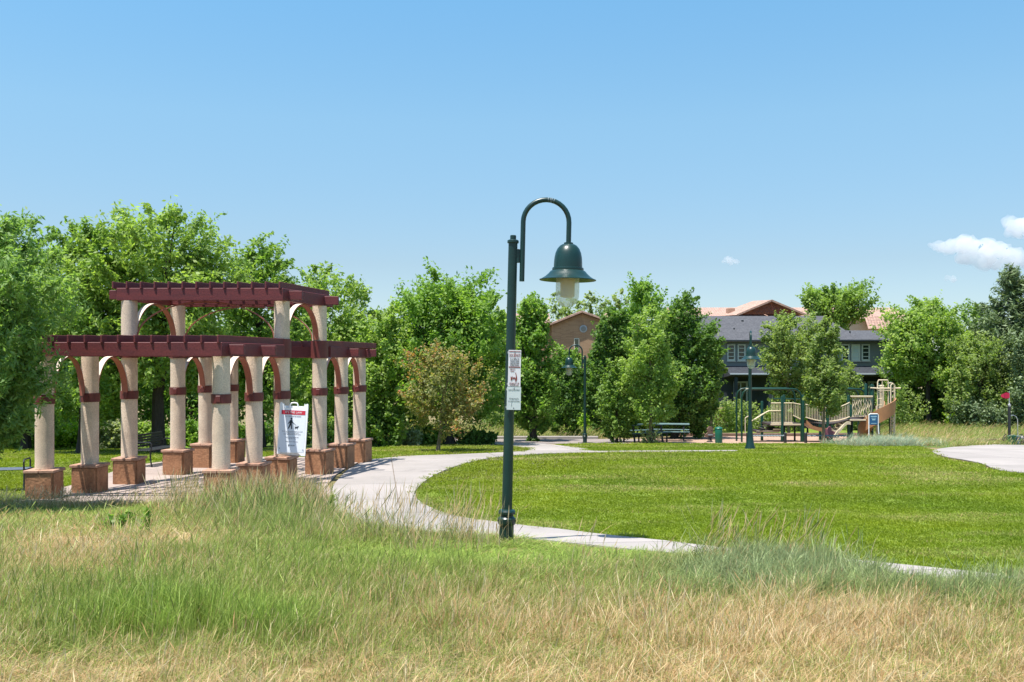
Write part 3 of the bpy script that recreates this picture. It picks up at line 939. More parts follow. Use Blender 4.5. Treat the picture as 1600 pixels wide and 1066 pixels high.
# ------------------------------------------------------------ benches, tables, bin
def bench(x, y, rz, label, L=1.8, back=True, seat='dkmetal'):
    t = empty('park_bench', (x, y, g(y) + .03), rz, label, 'bench', 'metal benches by the pergola')
    for i in range(7):
        MB().box(-L / 2, L / 2, -.22 + i * .066, -.165 + i * .066, .43, .45, .004).build('seat_slat', M[seat], t)
    if back:
        for i in range(5):
            MB().box(-L / 2, L / 2, .25 + .01 * i, .27 + .01 * i, .50 + i * .07, .555 + i * .07, .004).build('back_slat', M['dkmetal'], t)
    for s in (-1, 1):
        x_ = s * (L / 2 - .06)
        b = MB()
        b.tube([(x_, -.25, 0), (x_, -.21, .2), (x_, -.20, .42)], .02, 6)
        b.tube([(x_, .25, 0), (x_, .20, .2), (x_, .22, .42)], .02, 6)
        b.build('leg', M['dkmetal'], t)
        b = MB()
        b.tube([(x_, -.22, .42), (x_, -.24, .60), (x_, -.20, .645), (x_, .18, .645), (x_, .24, .60), (x_, .24, .44)], .018, 8)
        b.build('armrest', M['dkmetal'], t, smooth=True)
    return t
M['benchsheen'] = surf('black_slats_sky_sheen', (0.03, 0.055, 0.10), 0.5, scale=4, var=0.2)  # black slats; the sky's blue reflection is put into their base colour
bench(X(-12, 19.9), 19.9, R(12), 'black bench with sky sheen painted on its seat left of the pergola', L=1.45, back=False, seat='benchsheen')
bench(X(246, 25.4), 25.4, R(80), 'black bench between the rear left pergola columns', L=1.5)
def picnic(x, y, rz, label):
    t = empty('picnic_table', (x, y, g(y)), rz, label, 'picnic table', 'picnic tables by the playground')
    for i in range(5): MB().box(-.95, .95, -.37 + i * .15, -.235 + i * .15, .73, .765, .005).build('top_slat', M['picnic'], t)
    for s in (-1, 1):
        for i in range(2): 
            y0 = s * .72 - .13 + i * .135
            MB().box(-.95, .95, y0, y0 + .125, .43, .465, .005).build('bench_slat', M['picnic'], t)
    for s in (-1, 1):
        b = MB()
        b.box(s * .7 - .03, s * .7 + .03, -.8, .8, .38, .43, .004)
        b.box(s * .7 - .03, s * .7 + .03, -.35, .35, .68, .73, .004)
        b.build('cross_bar', M['dkmetal'], t)
        for q in (-1, 1):
            MB().bar((s * .7, q * .30, .70), (s * .7, q * .45, 0), .06, .06).build('leg', M['dkmetal'], t)
            MB().bar((s * .7, q * .75, .40), (s * .7, q * .75, 0), .05, .05).build('leg', M['dkmetal'], t)
M['picnic'] = surf('grey_green_slats', (0.10, 0.17, 0.17), 0.5, scale=4, var=0.15)
picnic(X(1005, 41.2), 41.2, R(25), 'green picnic table left of the slender young tree')
picnic(X(1043, 42.3), 42.3, R(-10), 'green picnic table right of the slender young tree')
t = empty('litter_bin', (X(1123, 39.8), 39.8, g(39.8)), 0, 'round green litter bin with domed lid at the playground edge', 'litter bin')
MB().lathe([(.135, 0), (.15, .04), (.155, .58), (.15, .6)], 24).build('bin_body', M['sage'], t, smooth=True)
MB().lathe([(.16, .59), (.162, .62), (.13, .66), (.06, .685), (.01, .69)], 24).build('lid', M['sage'], t, smooth=True)
t = empty('spring_rider', (X(1109, 41.0), 41.0, g(41.0)), R(20), 'small tan and grey spring rider left of the green bin', 'spring rider')
MB().tube([(0.09 * math.cos(a), .09 * math.sin(a), .02 + a * .008) for a in np.linspace(0, 8 * PI, 60)], .014, 6).build('spring', M['dkmetal'], t)
b = MB(); b.prism([(-.20, .22), (.18, .22), (.22, .32), (.12, .42), (.16, .56), (.06, .68), (-.04, .68), (-.14, .57), (-.10, .42), (-.22, .34)], -.03, .03); b.build('body_panel', M['wood'], t)
b = MB(); b.box(-.12, .10, -.12, .12, .30, .33, .01); b.build('seat', M['greyink'], t)
b = MB(); b.tube([(.05, -.14, .50), (.05, .14, .50)], .015, 8); b.build('handle', M['dkmetal'], t)
b = MB(); b.lathe([(.14, 0), (.14, .03), (.10, .05)], 14); b.build('base_plate', M['dkmetal'], t)

# ------------------------------------------------------------ playground
PD = 41.6
pz = g(PD)
def px(p): return X(p, PD)
def pzz(p): return Z(p, PD) - pz
ps = empty('play_structure', (0, PD, pz), 0, 'tan and green climbing frame with bridges, rails and deck towers', 'play structure')
def post(p, ytop, dy=0, w=.062):
    MB().lathe([(w, -.1), (w, pzz(ytop) - .03), (w * .7, pzz(ytop))], 12, (px(p), dy, 0)).build('post', M['pgreen'], ps, smooth=True)
for p, yt, dy in ((1199, 628, .9), (1216, 618, -.6), (1234, 618, .9), (1248, 616, -.6), (1286, 632, -.6), (1292, 632, .9), (1322, 617, -.3), (1342, 634, .9), (1361, 600, -.1), (1366, 600, 1.0), (1400, 597, .6), (1387, 600, 1.0)):
    post(p, yt, dy)
def rail(pts, r=.022, mat='tan', name='rail'):
    MB().tube([(px(a), d, pzz(b)) for a, b, d in pts], r, 8).build(name, M[mat], ps, smooth=True)
def bars(p0, p1, top, bot, n, dy=-.6, mat='tan', r=.012):
    """a guard of upright rods between a top and a bottom rail"""
    for i in range(n):
        t_ = (i + .5) / n
        p = p0 + (p1 - p0) * t_
        MB().tube([(px(p), dy, pzz(top(t_))), (px(p), dy, pzz(bot(t_)))], r, 5).build('guard_rod', M[mat], ps)
    rail([(p0 + (p1 - p0) * t_, top(t_), dy) for t_ in np.linspace(0, 1, 9)])
    rail([(p0 + (p1 - p0) * t_, bot(t_), dy) for t_ in np.linspace(0, 1, 9)])
bars(1199, 1215, lambda t: 629, lambda t: 660, 7)
bars(1217, 1232, lambda t: 629, lambda t: 660, 6)
bars(1233, 1248, lambda t: 629 + 3 * t, lambda t: 648 + 8 * t, 6)
bars(1252, 1284, lambda t: 631 + 5 * math.sin(t * 1.6), lambda t: 651 + 6 * math.sin(t * 1.57), 13)
bars(1288, 1320, lambda t: 637 - 9 * t * t, lambda t: 657 - 7 * t * t, 13)
bars(1326, 1342, lambda t: 620, lambda t: 650, 7, dy=-.4)
bars(1343, 1358, lambda t: 620, lambda t: 650, 6, dy=-.4)
MB().box(px(1324), px(1358), -.46, -.34, pzz(620), pzz(618), .01).build('panel_top', M['tan'], ps)
sq = MB()
for k in range(7):
    p = 1328 + 4.2 * k
    sq.tube([(px(p + 1.6 * math.sin(i * 1.1 + k)), -.43, pzz(624 + i * 3)) for i in range(9)], .016, 5)
sq.build('leaf_pattern', M['tan'], ps)
def deck(p0, p1, yt, y0=-.6, y1=1.0):
    MB().box(px(p0), px(p1), y0, y1, pzz(yt + 3.5), pzz(yt), .01).build('deck', M['deck'], ps)
    MB().box(px(p0), px(p1), y0 - .03, y0 - .003, pzz(yt + 2.2), pzz(yt), .005).build('deck_edge', M['tan'], ps)
deck(1198, 1248, 661); deck(1320, 1345, 654); deck(1345, 1366, 651); deck(1205, 1218, 669, -.3, .8); deck(1180, 1216, 672, -.2, .5)
for i in range(12):
    a0, a1 = 1250 + i * 5.9, 1255.4 + i * 5.9
    zt = lambda p: 655 + 7 * math.sin((p - 1250) / 71 * PI)
    MB().bar((px(a0), 0, pzz(zt(a0))), (px(a1), 0, pzz(zt(a1))), 1.0, .04).build('bridge_plank', M['deck'], ps)
rail([(1174, 654, -.6), (1190, 644, -.6), (1196, 641, -.6), (1218, 641, -.6)])
rail([(1174, 661, .3), (1190, 650, .3), (1205, 642, .3)])
rail([(1160, 676, -.5), (1160, 652, -.5), (1170, 647, -.5)], .025)
for k in range(5): MB().box(px(1181 + k * 4.2), px(1184.6 + k * 4.2), -.3, .5, pzz(676 - k * 3), pzz(675 - k * 3), .005).build('step', M['deck'], ps)
rail([(1216, 624.5, .9), (1292, 625.5, .9)], .03, 'pgreen')
rail([(1290, 624, .9), (1322, 623, .9)], .03, 'pgreen')
# wavy low slide
b = MB()
n = 16
ed = [(1318 - 27 * t, 661 + 13 * t * t * (3 - 2 * t) - 2 * math.sin(t * 7)) for t in np.linspace(0, 1, n)]
vs, fs = [], []
for p, yv in ed:
    for q, zz in ((-.9, .10), (-.86, .10), (-.84, 0), (-.1, 0), (-.08, .10), (-.04, .10), (-.04, -.03), (-.9, -.03)):
        vs.append((px(p), q, pzz(yv) + zz))
for i in range(n - 1):
    for k in range(8):
        a, c = i * 8 + k, i * 8 + (k + 1) % 8
        fs.append((a, c, c + 8, a + 8))
b.add(vs, fs)
b.build('wave_slide', M['white2'] if 'white2' in M else M['tan'], ps, smooth=True)
ed2 = [(1252, 659), (1256, 663), (1262, 668), (1272, 671), (1284, 672)]
vs, fs = [], []
for p, yv in ed2:
    for q, zz in ((-.75, .12), (-.71, .12), (-.70, 0), (-.1, 0), (-.08, .12), (-.04, .12), (-.04, -.03), (-.75, -.03)):
        vs.append((px(p), q, pzz(yv) + zz))
for i in range(len(ed2) - 1):
    for k in range(8):
        a, c = i * 8 + k, i * 8 + (k + 1) % 8
        fs.append((a, c, c + 8, a + 8))
MB().add(vs, fs).build('short_slide', M['slide'], ps, smooth=True)
# climbing loops and frames of the tall tower
rail([(1370, 640, -.1), (1370, 597, -.1), (1371.5, 594, -.1), (1385, 594, -.1), (1386.5, 597, -.1), (1386.5, 640, -.1)], .028)
rail([(1377, 640, -.1), (1377, 594, -.1)], .02)
rail([(1389, 676, -.2), (1389, 602, -.2), (1392, 599, -.2), (1395, 602, -.2), (1395, 676, -.2)], .028)
rail([(1403, 682, .4), (1403, 602, .4), (1398, 599, .4), (1392, 599, .4)], .028)
rail([(1358, 606, -.15), (1370, 607, -.15), (1405, 606.5, -.15)], .03)
rail([(1370, 610, -.15), (1390, 610, -.15)], .02)
for k in range(8): rail([(1397, 612 + k * 9, .2), (1403, 612 + k * 9, .4)], .022, 'tan', 'rung')
for k in range(5): rail([(1389, 655 + k * 5, -.2), (1391.5, 652.5 + k * 5, -.3), (1393, 655 + k * 5, -.3), (1391, 658 + k * 5, -.3)], .03, 'tan', 'climbing_hold')
for k in range(4): rail([(1370, 603 + k * 10, -.1), (1377, 603 + k * 10, -.1)], .018, 'tan', 'rung')
MB().box(px(1386), px(1396), -.1, .95, pzz(640), pzz(637), .01).build('deck', M['tan'], ps)
MB().box(px(1379), px(1386), .3, .36, pzz(640), pzz(602), .02).build('side_panel', M['tan'], ps)
MB().box(px(1360), px(1368), .1, .16, pzz(640), pzz(602), .02).build('side_panel', M['pgreen'], ps)
# spiral slide: a trough curling down to the left then back
vs, fs = [], []
n = 30
for i in range(n):
    t_ = i / (n - 1)
    a = 0.0 + 3.35 * t_
    cx, cy, rr = px(1368), -.15, .50
    x = cx + rr * math.cos(a) * (1.0 - .0 * t_)
    y = cy - rr * 1.0 * math.sin(a)
    z = pzz(636) + (pzz(682) - pzz(636)) * (t_ ** 1.25)
    d = Vector((math.cos(a), -math.sin(a), 0))
    for r_, zz in ((-.20, .26), (-.17, .27), (-.14, .04), (.16, .02), (.24, .40 + .16 * math.sin(t_ * PI)), (.28, .40 + .16 * math.sin(t_ * PI)), (.25, -.06), (-.17, -.04)):
        vs.append((x + d.x * r_, y + d.y * r_, z + zz))
for i in range(n - 1):
    for k in range(8):
        a, c = i * 8 + k, i * 8 + (k + 1) % 8
        fs.append((a, c, c + 8, a + 8))
MB().add(vs, fs).build('spiral_slide', M['slide'], ps, smooth=True)
MB().lathe([(.05, 0), (.05, pzz(634))], 10, (px(1368), -.15, 0)).build('slide_post', M['tan'], ps, smooth=True)
# overhead bars
def overhead(p0, p1, yt, label, d):
    t = empty('overhead_bars', (0, d, g(d)), 0, label, 'climbing bars', 'green overhead bar frames')
    zt = (HY - yt) / F * d - g(d)
    for q in (0, .95):
        b = MB()
        x0, x1 = X(p0, d), X(p1, d)
        b.tube([(x0, q, -.1), (x0, q, zt - .35), (x0 + .06, q, zt - .15), (x0 + .2, q, zt - .03), (x0 + .38, q, zt), (x1 - .38, q, zt), (x1 - .2, q, zt - .03), (x1 - .06, q, zt - .15), (x1, q, zt - .35), (x1, q, -.1)], .042, 10)
        b.build('side_rail', M['pgreen'], t, smooth=True)
    k = 0
    x = X(p0, d) + .4
    while x < X(p1, d) - .3:
        MB().tube([(x, 0, zt), (x, .95, zt)], .018, 6).build('rung', M['tan'], t)
        x += .3
overhead(1159, 1252, 608, 'left green overhead bar frame with rounded corners behind the lamp post', 41.0)
overhead(1300, 1353, 608, 'right green overhead bar frame near the tall play tower', 43.6)
def beam_walk(p0, p1, d, label):
    t = empty('balance_beam', (0, d, g(d)), 0, label, 'balance beam', 'low balance beams')
    x0, x1 = X(p0, d), X(p1, d)
    b = MB()
    m_ = int((x1 - x0) / .06)
    b.tube([(x0 + (x1 - x0) * i / m_, 0, .30 + .018 * (i % 2)) for i in range(m_ + 1)], .035, 6)
    b.build('ridged_rail', M['greyink'], t)
    for x in (x0, x1): MB().lathe([(.06, -.1), (.06, .42), (.03, .45)], 10, (x, 0, 0)).build('post', M['dkmetal'], t, smooth=True)
    MB().box(x0, x1, -.02, .02, .06, .10).build('lower_rail', M['dkmetal'], t)
beam_walk(1168, 1227, 39.9, 'left ridged balance beam at the mulch edge')
beam_walk(1259, 1326, 39.9, 'right ridged balance beam at the mulch edge')
# blue info board
d = 39.0
t = empty('information_board', (X(1365, d), d, g(d)), R(6), 'small blue playground board in a white tube frame', 'sign')
z0, z1 = Z(664, d) - g(d), Z(647, d) - g(d)
w = .20
MB().box(-w + .02, w - .02, -.012, .012, z0, z1 - .02, .006).build('board', M['blue'], t)
MB().tube([(-w, 0, 0), (-w, 0, z1 - .04), (-w + .04, 0, z1), (w - .04, 0, z1), (w, 0, z1 - .04), (w, 0, z0), ], .02, 8).build('frame', M['white'], t, smooth=True)
MB().tube([(w, 0, z0), (w + .03, -.02, .1), (w + .05, -.03, 0)], .02, 8).build('leg', M['white'], t, smooth=True)
for k, (zz, hh, ww) in enumerate(((z1 - .10, .035, .13), (z1 - .17, .02, .10), (z1 - .23, .05, .07), (z0 + .06, .02, .12))):
    MB().box(-ww, ww, -.016, -.0125, zz - hh / 2, zz + hh / 2).build('print_line', M['paleblue'], t)
t = empty('spring_rider', (X(1297, 40.4), 40.4, g(40.4)), R(15), 'dusty pink spring seat in front of the bridge', 'spring rider')
MB().tube([(0.08 * math.cos(a), .08 * math.sin(a), .02 + a * .007) for a in np.linspace(0, 8 * PI, 50)], .014, 5).build('spring', M['dkmetal'], t)
pp = [(.25 * math.cos(a) * (1 + .3 * math.cos(5 * a)) - .1, .42 + .22 * math.sin(a) * (1 + .3 * math.cos(5 * a))) for a in np.linspace(0, 2 * PI, 25)[:-1]]
MB().prism(pp, -.04, .04).build('side_panel', M['pink'], t)
MB().box(.0, .34, -.14, .14, .22, .26, .01).build('seat', M['tan'], t)
MB().prism([(.15, .22), (.45, .22), (.40, .5), (.28, .36)], .05, .09).build('side_panel', M['tan'], t)

# ------------------------------------------------------------ flag post, tubs
d = 38.4
t = empty('flag_post', (X(1577, d), d, g(d)), 0, 'thick black post with a steel tip and hoop beside the concrete pad', 'post')
zz = lambda p: Z(p, d) - g(d)
MB().lathe([(.055, -.1), (.055, zz(634))], 14).build('post', M['dkmetal'], t, smooth=True)
MB().lathe([(.06, zz(635)), (.06, zz(632)), (.02, zz(631)), (.014, zz(612)), (.005, zz(611))], 10).build('tip_rod', M['steel'], t, smooth=True)
MB().tube([(.03, 0, zz(649.5)), (.16, 0, zz(649)), (.27, 0, zz(651)), (.33, 0, zz(656)), (.34, 0, 0)], .018, 8).build('hoop', M['steel'], t, smooth=True)
fl = MB()
vs = [(0, 0, zz(614)), (0, 0, zz(622)), (-.12, .03, zz(613.5)), (-.12, .03, zz(623)), (-.24, -.01, zz(615)), (-.24, -.01, zz(622)), (-.33, .02, zz(617.5)), (-.33, .02, zz(620))]
vs = vs + [(a, b_ + .006, c) for a, b_, c in vs]
fs = [(0, 1, 3, 2), (2, 3, 5, 4), (4, 5, 7, 6), (8, 10, 11, 9), (10, 12, 13, 11), (12, 14, 15, 13), (0, 2, 10, 8), (2, 4, 12, 10), (4, 6, 14, 12), (1, 9, 11, 3), (3, 11, 13, 5), (5, 13, 15, 7), (6, 7, 15, 14), (0, 8, 9, 1)]
fl.add(vs, fs)
o = fl.build('flag', M['flag'], None, smooth=True)
o.location = (X(1577, d), d - .02, g(d)); tag(o, 'small red pennant hanging at the tip of the black post', 'flag')
def tub(p, r, h, mat, label, dd):
    t = empty('tub', (X(p, dd), dd, g(dd) + .01), 0, label, 'tub', 'tubs and bags at the flag post')
    MB().lathe([(r * .9, 0), (r, h - .03), (r + .012, h - .03), (r + .012, h), (r - .02, h), (r - .03, h - .04), (.01, h - .05)], 18).build('tub_body', M[mat], t, smooth=True)
    MB().tube([(r * math.cos(a), -r * .4, h - .05 + .08 * math.sin(a)) for a in np.linspace(0, PI, 8)], .01, 5).build('handle', M['steel'], t)
tub(1580.5, .17, .36, 'sage', 'green tub in front of the black flag post', 38.0)
tub(1590.5, .10, .33, 'blue', 'blue tub at the right of the green tub', 38.1)
def sack(p, dd, w, h, label):
    b = MB()
    b.lathe([(w * .8, 0), (w, h * .25), (w * .95, h * .55), (w * .55, h * .8), (w * .2, h * .9), (w * .3, h)], 9)
    random.seed(int(p)); b.v = [(x * random.uniform(.85, 1.15), y * random.uniform(.85, 1.15), z * random.uniform(.92, 1.06)) for x, y, z in b.v]
    o = b.build('bag', M['dkmetal'], None, smooth=True)
    o.location = (X(p, dd), dd, g(dd) + .01)
    tag(o, label, 'bag', 'tubs and bags at the flag post')
sack(1571, 38.2, .14, .42, 'black bag slumped left of the flag post')
sack(1596, 38.5, .18, .40, 'black bag piled right of the tubs')

# ------------------------------------------------------------ buildings
def window(b_, x0, x1, z0, z1, y, rows=4, cols=1, pane='glass', fr='trim', parent=None):
    w = MB()
    f = .07
    for a in ((x0, x1, z0 - .02, z0 + f), (x0, x1, z1 - f, z1), (x0, x0 + f, z0 + f, z1 - f), (x1 - f, x1, z0 + f, z1 - f)):
        w.box(a[0], a[1], y - .06, y + .02, a[2], a[3], .006)
    for i in range(1, rows):
        zc = z0 + (z1 - z0) * i / rows
        w.box(x0 + f, x1 - f, y - .035, y - .005, zc - .018, zc + .018)
    for i in range(1, cols):
        xc = x0 + (x1 - x0) * i / cols
        w.box(xc - .02, xc + .02, y - .033, y - .007, z0 + f, z1 - f)
    wo_ = w.build('window', M[fr], parent)
    MB().box(x0 + f, x1 - f, y - .01, y + .01, z0 + f, z1 - f).build('pane', M[pane], wo_)
    MB().box(x0 - .03, x1 + .03, y - .10, y + .02, z0 - .07, z0 - .023, .006).build('sill', M[fr], wo_)
HD = 61.0
hz = lambda p: Z(p, HD)
hx = lambda p: X(p, HD)
hs = empty('grey_house', (0, HD, g(HD)), 0, 'blue grey two-storey house with charcoal shingle roof behind the playground', 'house')
hb = g(HD)
def hp(b): 
    b.v = [(x, y - HD, z - hb) for x, y, z in b.v]
    return b
x0, x1 = hx(1040), hx(1383)
hp(MB().box(x0, x1, HD, HD + 11, hz(590), hz(533))).build('wall', M['siding'], hs)
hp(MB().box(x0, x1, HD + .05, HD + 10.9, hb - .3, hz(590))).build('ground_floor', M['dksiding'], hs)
# hipped main roof with a lower hip on the right
def hiproof(xa, xb, ya, yb, ze, rx0, rx1, ry0, ry1, zr, name='roof'):
    vs = [(xa, ya, ze), (xb, ya, ze), (xb, yb, ze), (xa, yb, ze), (rx0, ry0, zr), (rx1, ry0, zr), (rx1, ry1, zr), (rx0, ry1, zr),
          (xa, ya, ze - .12), (xb, ya, ze - .12), (xb, yb, ze - .12), (xa, yb, ze - .12)]
    fs = [(0, 1, 5, 4), (1, 2, 6, 5), (2, 3, 7, 6), (3, 0, 4, 7), (4, 5, 6, 7), (8, 9, 1, 0), (9, 10, 2, 1), (10, 11, 3, 2), (11, 8, 0, 3), (11, 10, 9, 8)]
    b = MB().add(vs, fs)
    return hp(b).build(name, M['shingle'], hs)
yr = HD + 5.5
sc_ = yr / F
rf = hiproof(x0 - .5, hx(1340), HD - .45, HD + 11.5, hz(531.5), (1090 - 800) * sc_, (1286 - 800) * sc_, yr - .1, yr + .1, (HY - 494) * sc_)
hiproof(hx(1300), x1 + .1, HD - .55, HD + 9.5, hz(531), (1300 - 800) * sc_, (1368 - 800) * (HD + 3.6) / F, HD + 3.6, HD + 3.7, (HY - 516.5) * (HD + 3.6) / F)
for p, yt, dd, h_, r_ in ((1118, 507, 2.2, .55, .05), (1147, 516, 2.0, .28, .05), (1160, 503, 4.0, .2, .09), (1328, 521, 1.6, .28, .05)):
    hp(MB().lathe([(r_, Z(yt + 8, HD + dd) - .3), (r_, Z(yt, HD + dd) + h_ * .5), (r_ * .5, Z(yt, HD + dd) + h_ * .5 + .02)], 8, (X(p, HD + dd), HD + dd, 0))).build('roof_vent', M['dkmetal'], rf)
hp(MB().box(x0 - .5, x1 + .1, HD - .60, HD - .47, hz(533.4), hz(531.4), .01)).build('gutter', M['dksiding'], hs)
for a, b2, pn in ((1136, 1148.4, 'glass'), (1152.2, 1164.6, 'glass'), (1217, 1229, 'glass'), (1233, 1245, 'glass'), (1314.5, 1327, 'glass'), (1330, 1343.5, 'blind'), (1346, 1358.8, 'glass'), (1085, 1097, 'glass'), (1101, 1113, 'glass')):
    w_ = MB()
    n0 = len(w_.v)
    class _P: pass
    sub = MB()
    xx0, xx1, zz0, zz1 = hx(a), hx(b2), hz(563.5), hz(538)
    f = .08
    for q in ((xx0, xx1, zz0 - .02, zz0 + f), (xx0, xx1, zz1 - f, zz1), (xx0, xx0 + f, zz0 + f, zz1 - f), (xx1 - f, xx1, zz0 + f, zz1 - f)):
        sub.box(q[0], q[1], HD - .07, HD - .002, q[2], q[3], .006)
    for i in range(1, 4):
        zc = zz0 + (zz1 - zz0) * i / 4
        sub.box(xx0 + f, xx1 - f, HD - .045, HD - .012, zc - .022, zc + .022)
    wi = hp(sub).build('window', M['trim'], hs)
    hp(MB().box(xx0 + f, xx1 - f, HD - .02, HD - .004, zz0 + f, zz1 - f)).build('pane', M[pn], wi)
    hp(MB().box(xx0 - .03, xx1 + .03, HD - .11, HD - .003, zz0 - .07, zz0 - .023, .006)).build('sill', M['trim'], wi)
# porch roofs
for a, b2 in ((1130, 1196), (1196, 1300), (1322, 1381)):
    xa, xb = hx(a), hx(b2) - .05
    dd = 1.9
    vs = [(xa, HD - dd, Z(585, HD - dd)), (xb, HD - dd, Z(585, HD - dd)), (xb, HD - .01, hz(572)), (xa, HD - .01, hz(572)), (xa, HD - dd, Z(587, HD - dd)), (xb, HD - dd, Z(587, HD - dd)), (xb, HD - .01, hz(590)), (xa, HD - .01, hz(590))]
    fs = [(0, 1, 2, 3), (4, 5, 1, 0), (5, 6, 2, 1), (7, 4, 0, 3), (7, 6, 5, 4)]
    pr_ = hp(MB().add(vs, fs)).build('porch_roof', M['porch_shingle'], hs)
    hp(MB().box(xa, xb, HD - dd - .12, HD - dd - .003, Z(585.8, HD - dd), Z(583.3, HD - dd), .01)).build('gutter', M['gutter'], pr_)
for p in (1140, 1192, 1240, 1298, 1330, 1378):
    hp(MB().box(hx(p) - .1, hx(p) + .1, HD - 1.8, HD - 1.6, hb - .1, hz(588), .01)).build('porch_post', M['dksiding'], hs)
hp(MB().box(hx(1108), hx(1122), HD - 2.3, HD - 1.7, hb - .2, Z(640, HD - 2), .02)).build('brick_pillar', M['brick_red'], hs)
hp(MB().box(hx(1107), hx(1123), HD - 2.36, HD - 1.64, Z(640, HD - 2), Z(637.5, HD - 2), .02)).build('pillar_cap', M['capstone'], hs)
for a, b2 in ((1146, 1168), (1205, 1230), (1336, 1352), (1356, 1372)):
    sub = MB(); xx0, xx1, zz0, zz1 = hx(a), hx(b2), hz(655), hz(596)
    for q in ((xx0, xx0 + .1, zz0, zz1), (xx1 - .1, xx1, zz0, zz1), (xx0 + .1, xx1 - .1, zz1 - .1, zz1), ((xx0 + xx1) / 2 - .04, (xx0 + xx1) / 2 + .04, zz0, zz1 - .1)):
        sub.box(q[0], q[1], HD - .06, HD + .03, q[2], q[3])
    wi = hp(sub).build('patio_door', M['gutter'], hs)
    hp(MB().box(xx0 + .1, xx1 - .1, HD + .0, HD + .045, zz0, zz1 - .1)).build('pane', M['glass'], wi)
# iron fence before the house
t = empty('iron_fence', (0, 58.6, g(58.6)), 0, 'low dark iron fence in front of the grey house', 'fence')
fx0, fx1 = X(1126, 58.6), X(1390, 58.6)
for z in (.15, 1.0): MB().box(fx0, fx1, -.02, .02, z, z + .04).build('rail', M['dkmetal'], t)
fm = MB().box(-.012, .012, -.012, .012, 0, 1.12).mesh('picket')
n = int((fx1 - fx0) / .13)
for i in range(n):
    o = link_mesh('picket', fm, M['dkmetal'], t); o.location = (fx0 + i * .13, 0, .02)

def tileroof(xa, ya, za, xb, yb, zb, xc, yc, zc, xd, yd, zd, parent, off, pitch=.28, nm='roof'):
    """barrel tiles laid in ribs from eave a-b up to ridge d-c"""
    A, B, Cq, D_ = Vector((xa, ya, za)), Vector((xb, yb, zb)), Vector((xc, yc, zc)), Vector((xd, yd, zd))
    L = (B - A).length
    n = max(2, int(L / pitch))
    nrm = (B - A).cross(D_ - A).normalized()
    if nrm.z < 0: nrm = -nrm
    vs, fs = [], []
    rows = 10
    sub = 4
    for i in range(n * sub + 1):
        t = i / (n * sub)
        h = .055 * abs(math.sin(PI * i / sub))
        for j in range(rows + 1):
            s = j / rows
            p = (A.lerp(B, t)).lerp(D_.lerp(Cq, t), s) + nrm * (h + .02 * ((j % 2)))
            vs.append((p.x - off[0], p.y - off[1], p.z - off[2]))
    for i in range(n * sub):
        for j in range(rows):
            a = i * (rows + 1) + j
            fs.append((a, a + 1, a + rows + 2, a + rows + 1))
    b = MB().add(vs, fs)
    r = b.build(nm, M['tile'], parent)
    # scalloped eave ends
    return r
# left brick house with a gable
BD = 92.0
bx = lambda p: X(p, BD)
bz_ = lambda p: Z(p, BD)
t = empty('brick_house', (bx(910), BD, g(BD)), 0, 'tan brick gabled house with terracotta tile roof beyond the trees', 'house')
off = (bx(910), BD, g(BD))
def bp(b):
    b.v = [(x - off[0], y - off[1], z - off[2]) for x, y, z in b.v]
    return b
gx0, gx1, gap = bx(862), bx(962), bx(909)
bp(MB().prism([(gx0, g(BD) - .2), (gx1, g(BD) - .2), (gx1, bz_(507)), (gap, bz_(488.5)), (gx0, bz_(507))], BD, BD + .4)).build('gable_wall', M['brick_tan'], t)
bp(MB().box(bx(800), bx(1010), BD + 2.5, BD + 12, g(BD) - .2, bz_(507) + .1)).build('wall', M['brick_tan'], t)
tileroof(gx0 - .5, BD - .4, bz_(508.5), gx0 - .5, BD + 7, bz_(508.5), gap, BD + 7, bz_(486.5), gap, BD - .4, bz_(486.5), t, off)
tileroof(gx1 + .5, BD - .4, bz_(508.5), gx1 + .5, BD + 7, bz_(508.5), gap, BD + 7, bz_(486.5), gap, BD - .4, bz_(486.5), t, off)
tileroof(bx(795), BD + 2.2, bz_(506), bx(862), BD + 2.2, bz_(506), bx(862), BD + 6, bz_(490) + .27, bx(795), BD + 6, bz_(490) + .27, t, off)
tileroof(bx(950), BD + 2.2, bz_(508), bx(1012), BD + 2.2, bz_(508), bx(1012), BD + 6, bz_(490) + .27, bx(950), BD + 6, bz_(490) + .27, t, off)
for (xa, za, xb, zb2) in ((gx0 - .5, bz_(509.3), gap, bz_(487.3)), (gx1 + .5, bz_(509.3), gap, bz_(487.3))):
    bp(MB().bar((xa, BD - .45, za), (xb, BD - .45, zb2), .12, .16)).build('verge_board', M['tile'], t)
b = MB()
for i in range(15):
    s = (i + .5) / 15
    for (xa, za, xb, zb2) in ((gx0, bz_(509), gap, bz_(490)), (gx1, bz_(509), gap, bz_(490))):
        x_, z_ = xa + (xb - xa) * s, za + (zb2 - za) * s
        b.box(x_ - .10, x_ + .10, BD - .08, BD - .003, z_ - .16, z_ - .02)
bp(b).build('brick_dentils', M['brick_tan'], t)
vb = bp(MB().prism([(bx(911.5) + .36 * math.cos(a), bz_(514) + .36 * math.sin(a)) for a in np.linspace(0, 2 * PI, 21)[:-1]], BD - .08, BD - .003)).build('round_vent', M['gutter'], t)
bp(MB().prism([(bx(911.5) + .25 * math.cos(a), bz_(514) + .25 * math.sin(a)) for a in np.linspace(0, 2 * PI, 17)[:-1]], BD - .12, BD - .083)).build('louvre', M['siding'], vb)
for a, b2 in ((897, 905),):
    wi = bp(MB().box(bx(a), bx(b2), BD - .06, BD - .003, bz_(549), bz_(529), .01)).build('window', M['trim'], t)
    bp(MB().box(bx(a) + .06, bx(b2) - .06, BD - .08, BD - .062, bz_(549) + .06, bz_(529) - .06)).build('pane', M['glass'], wi)
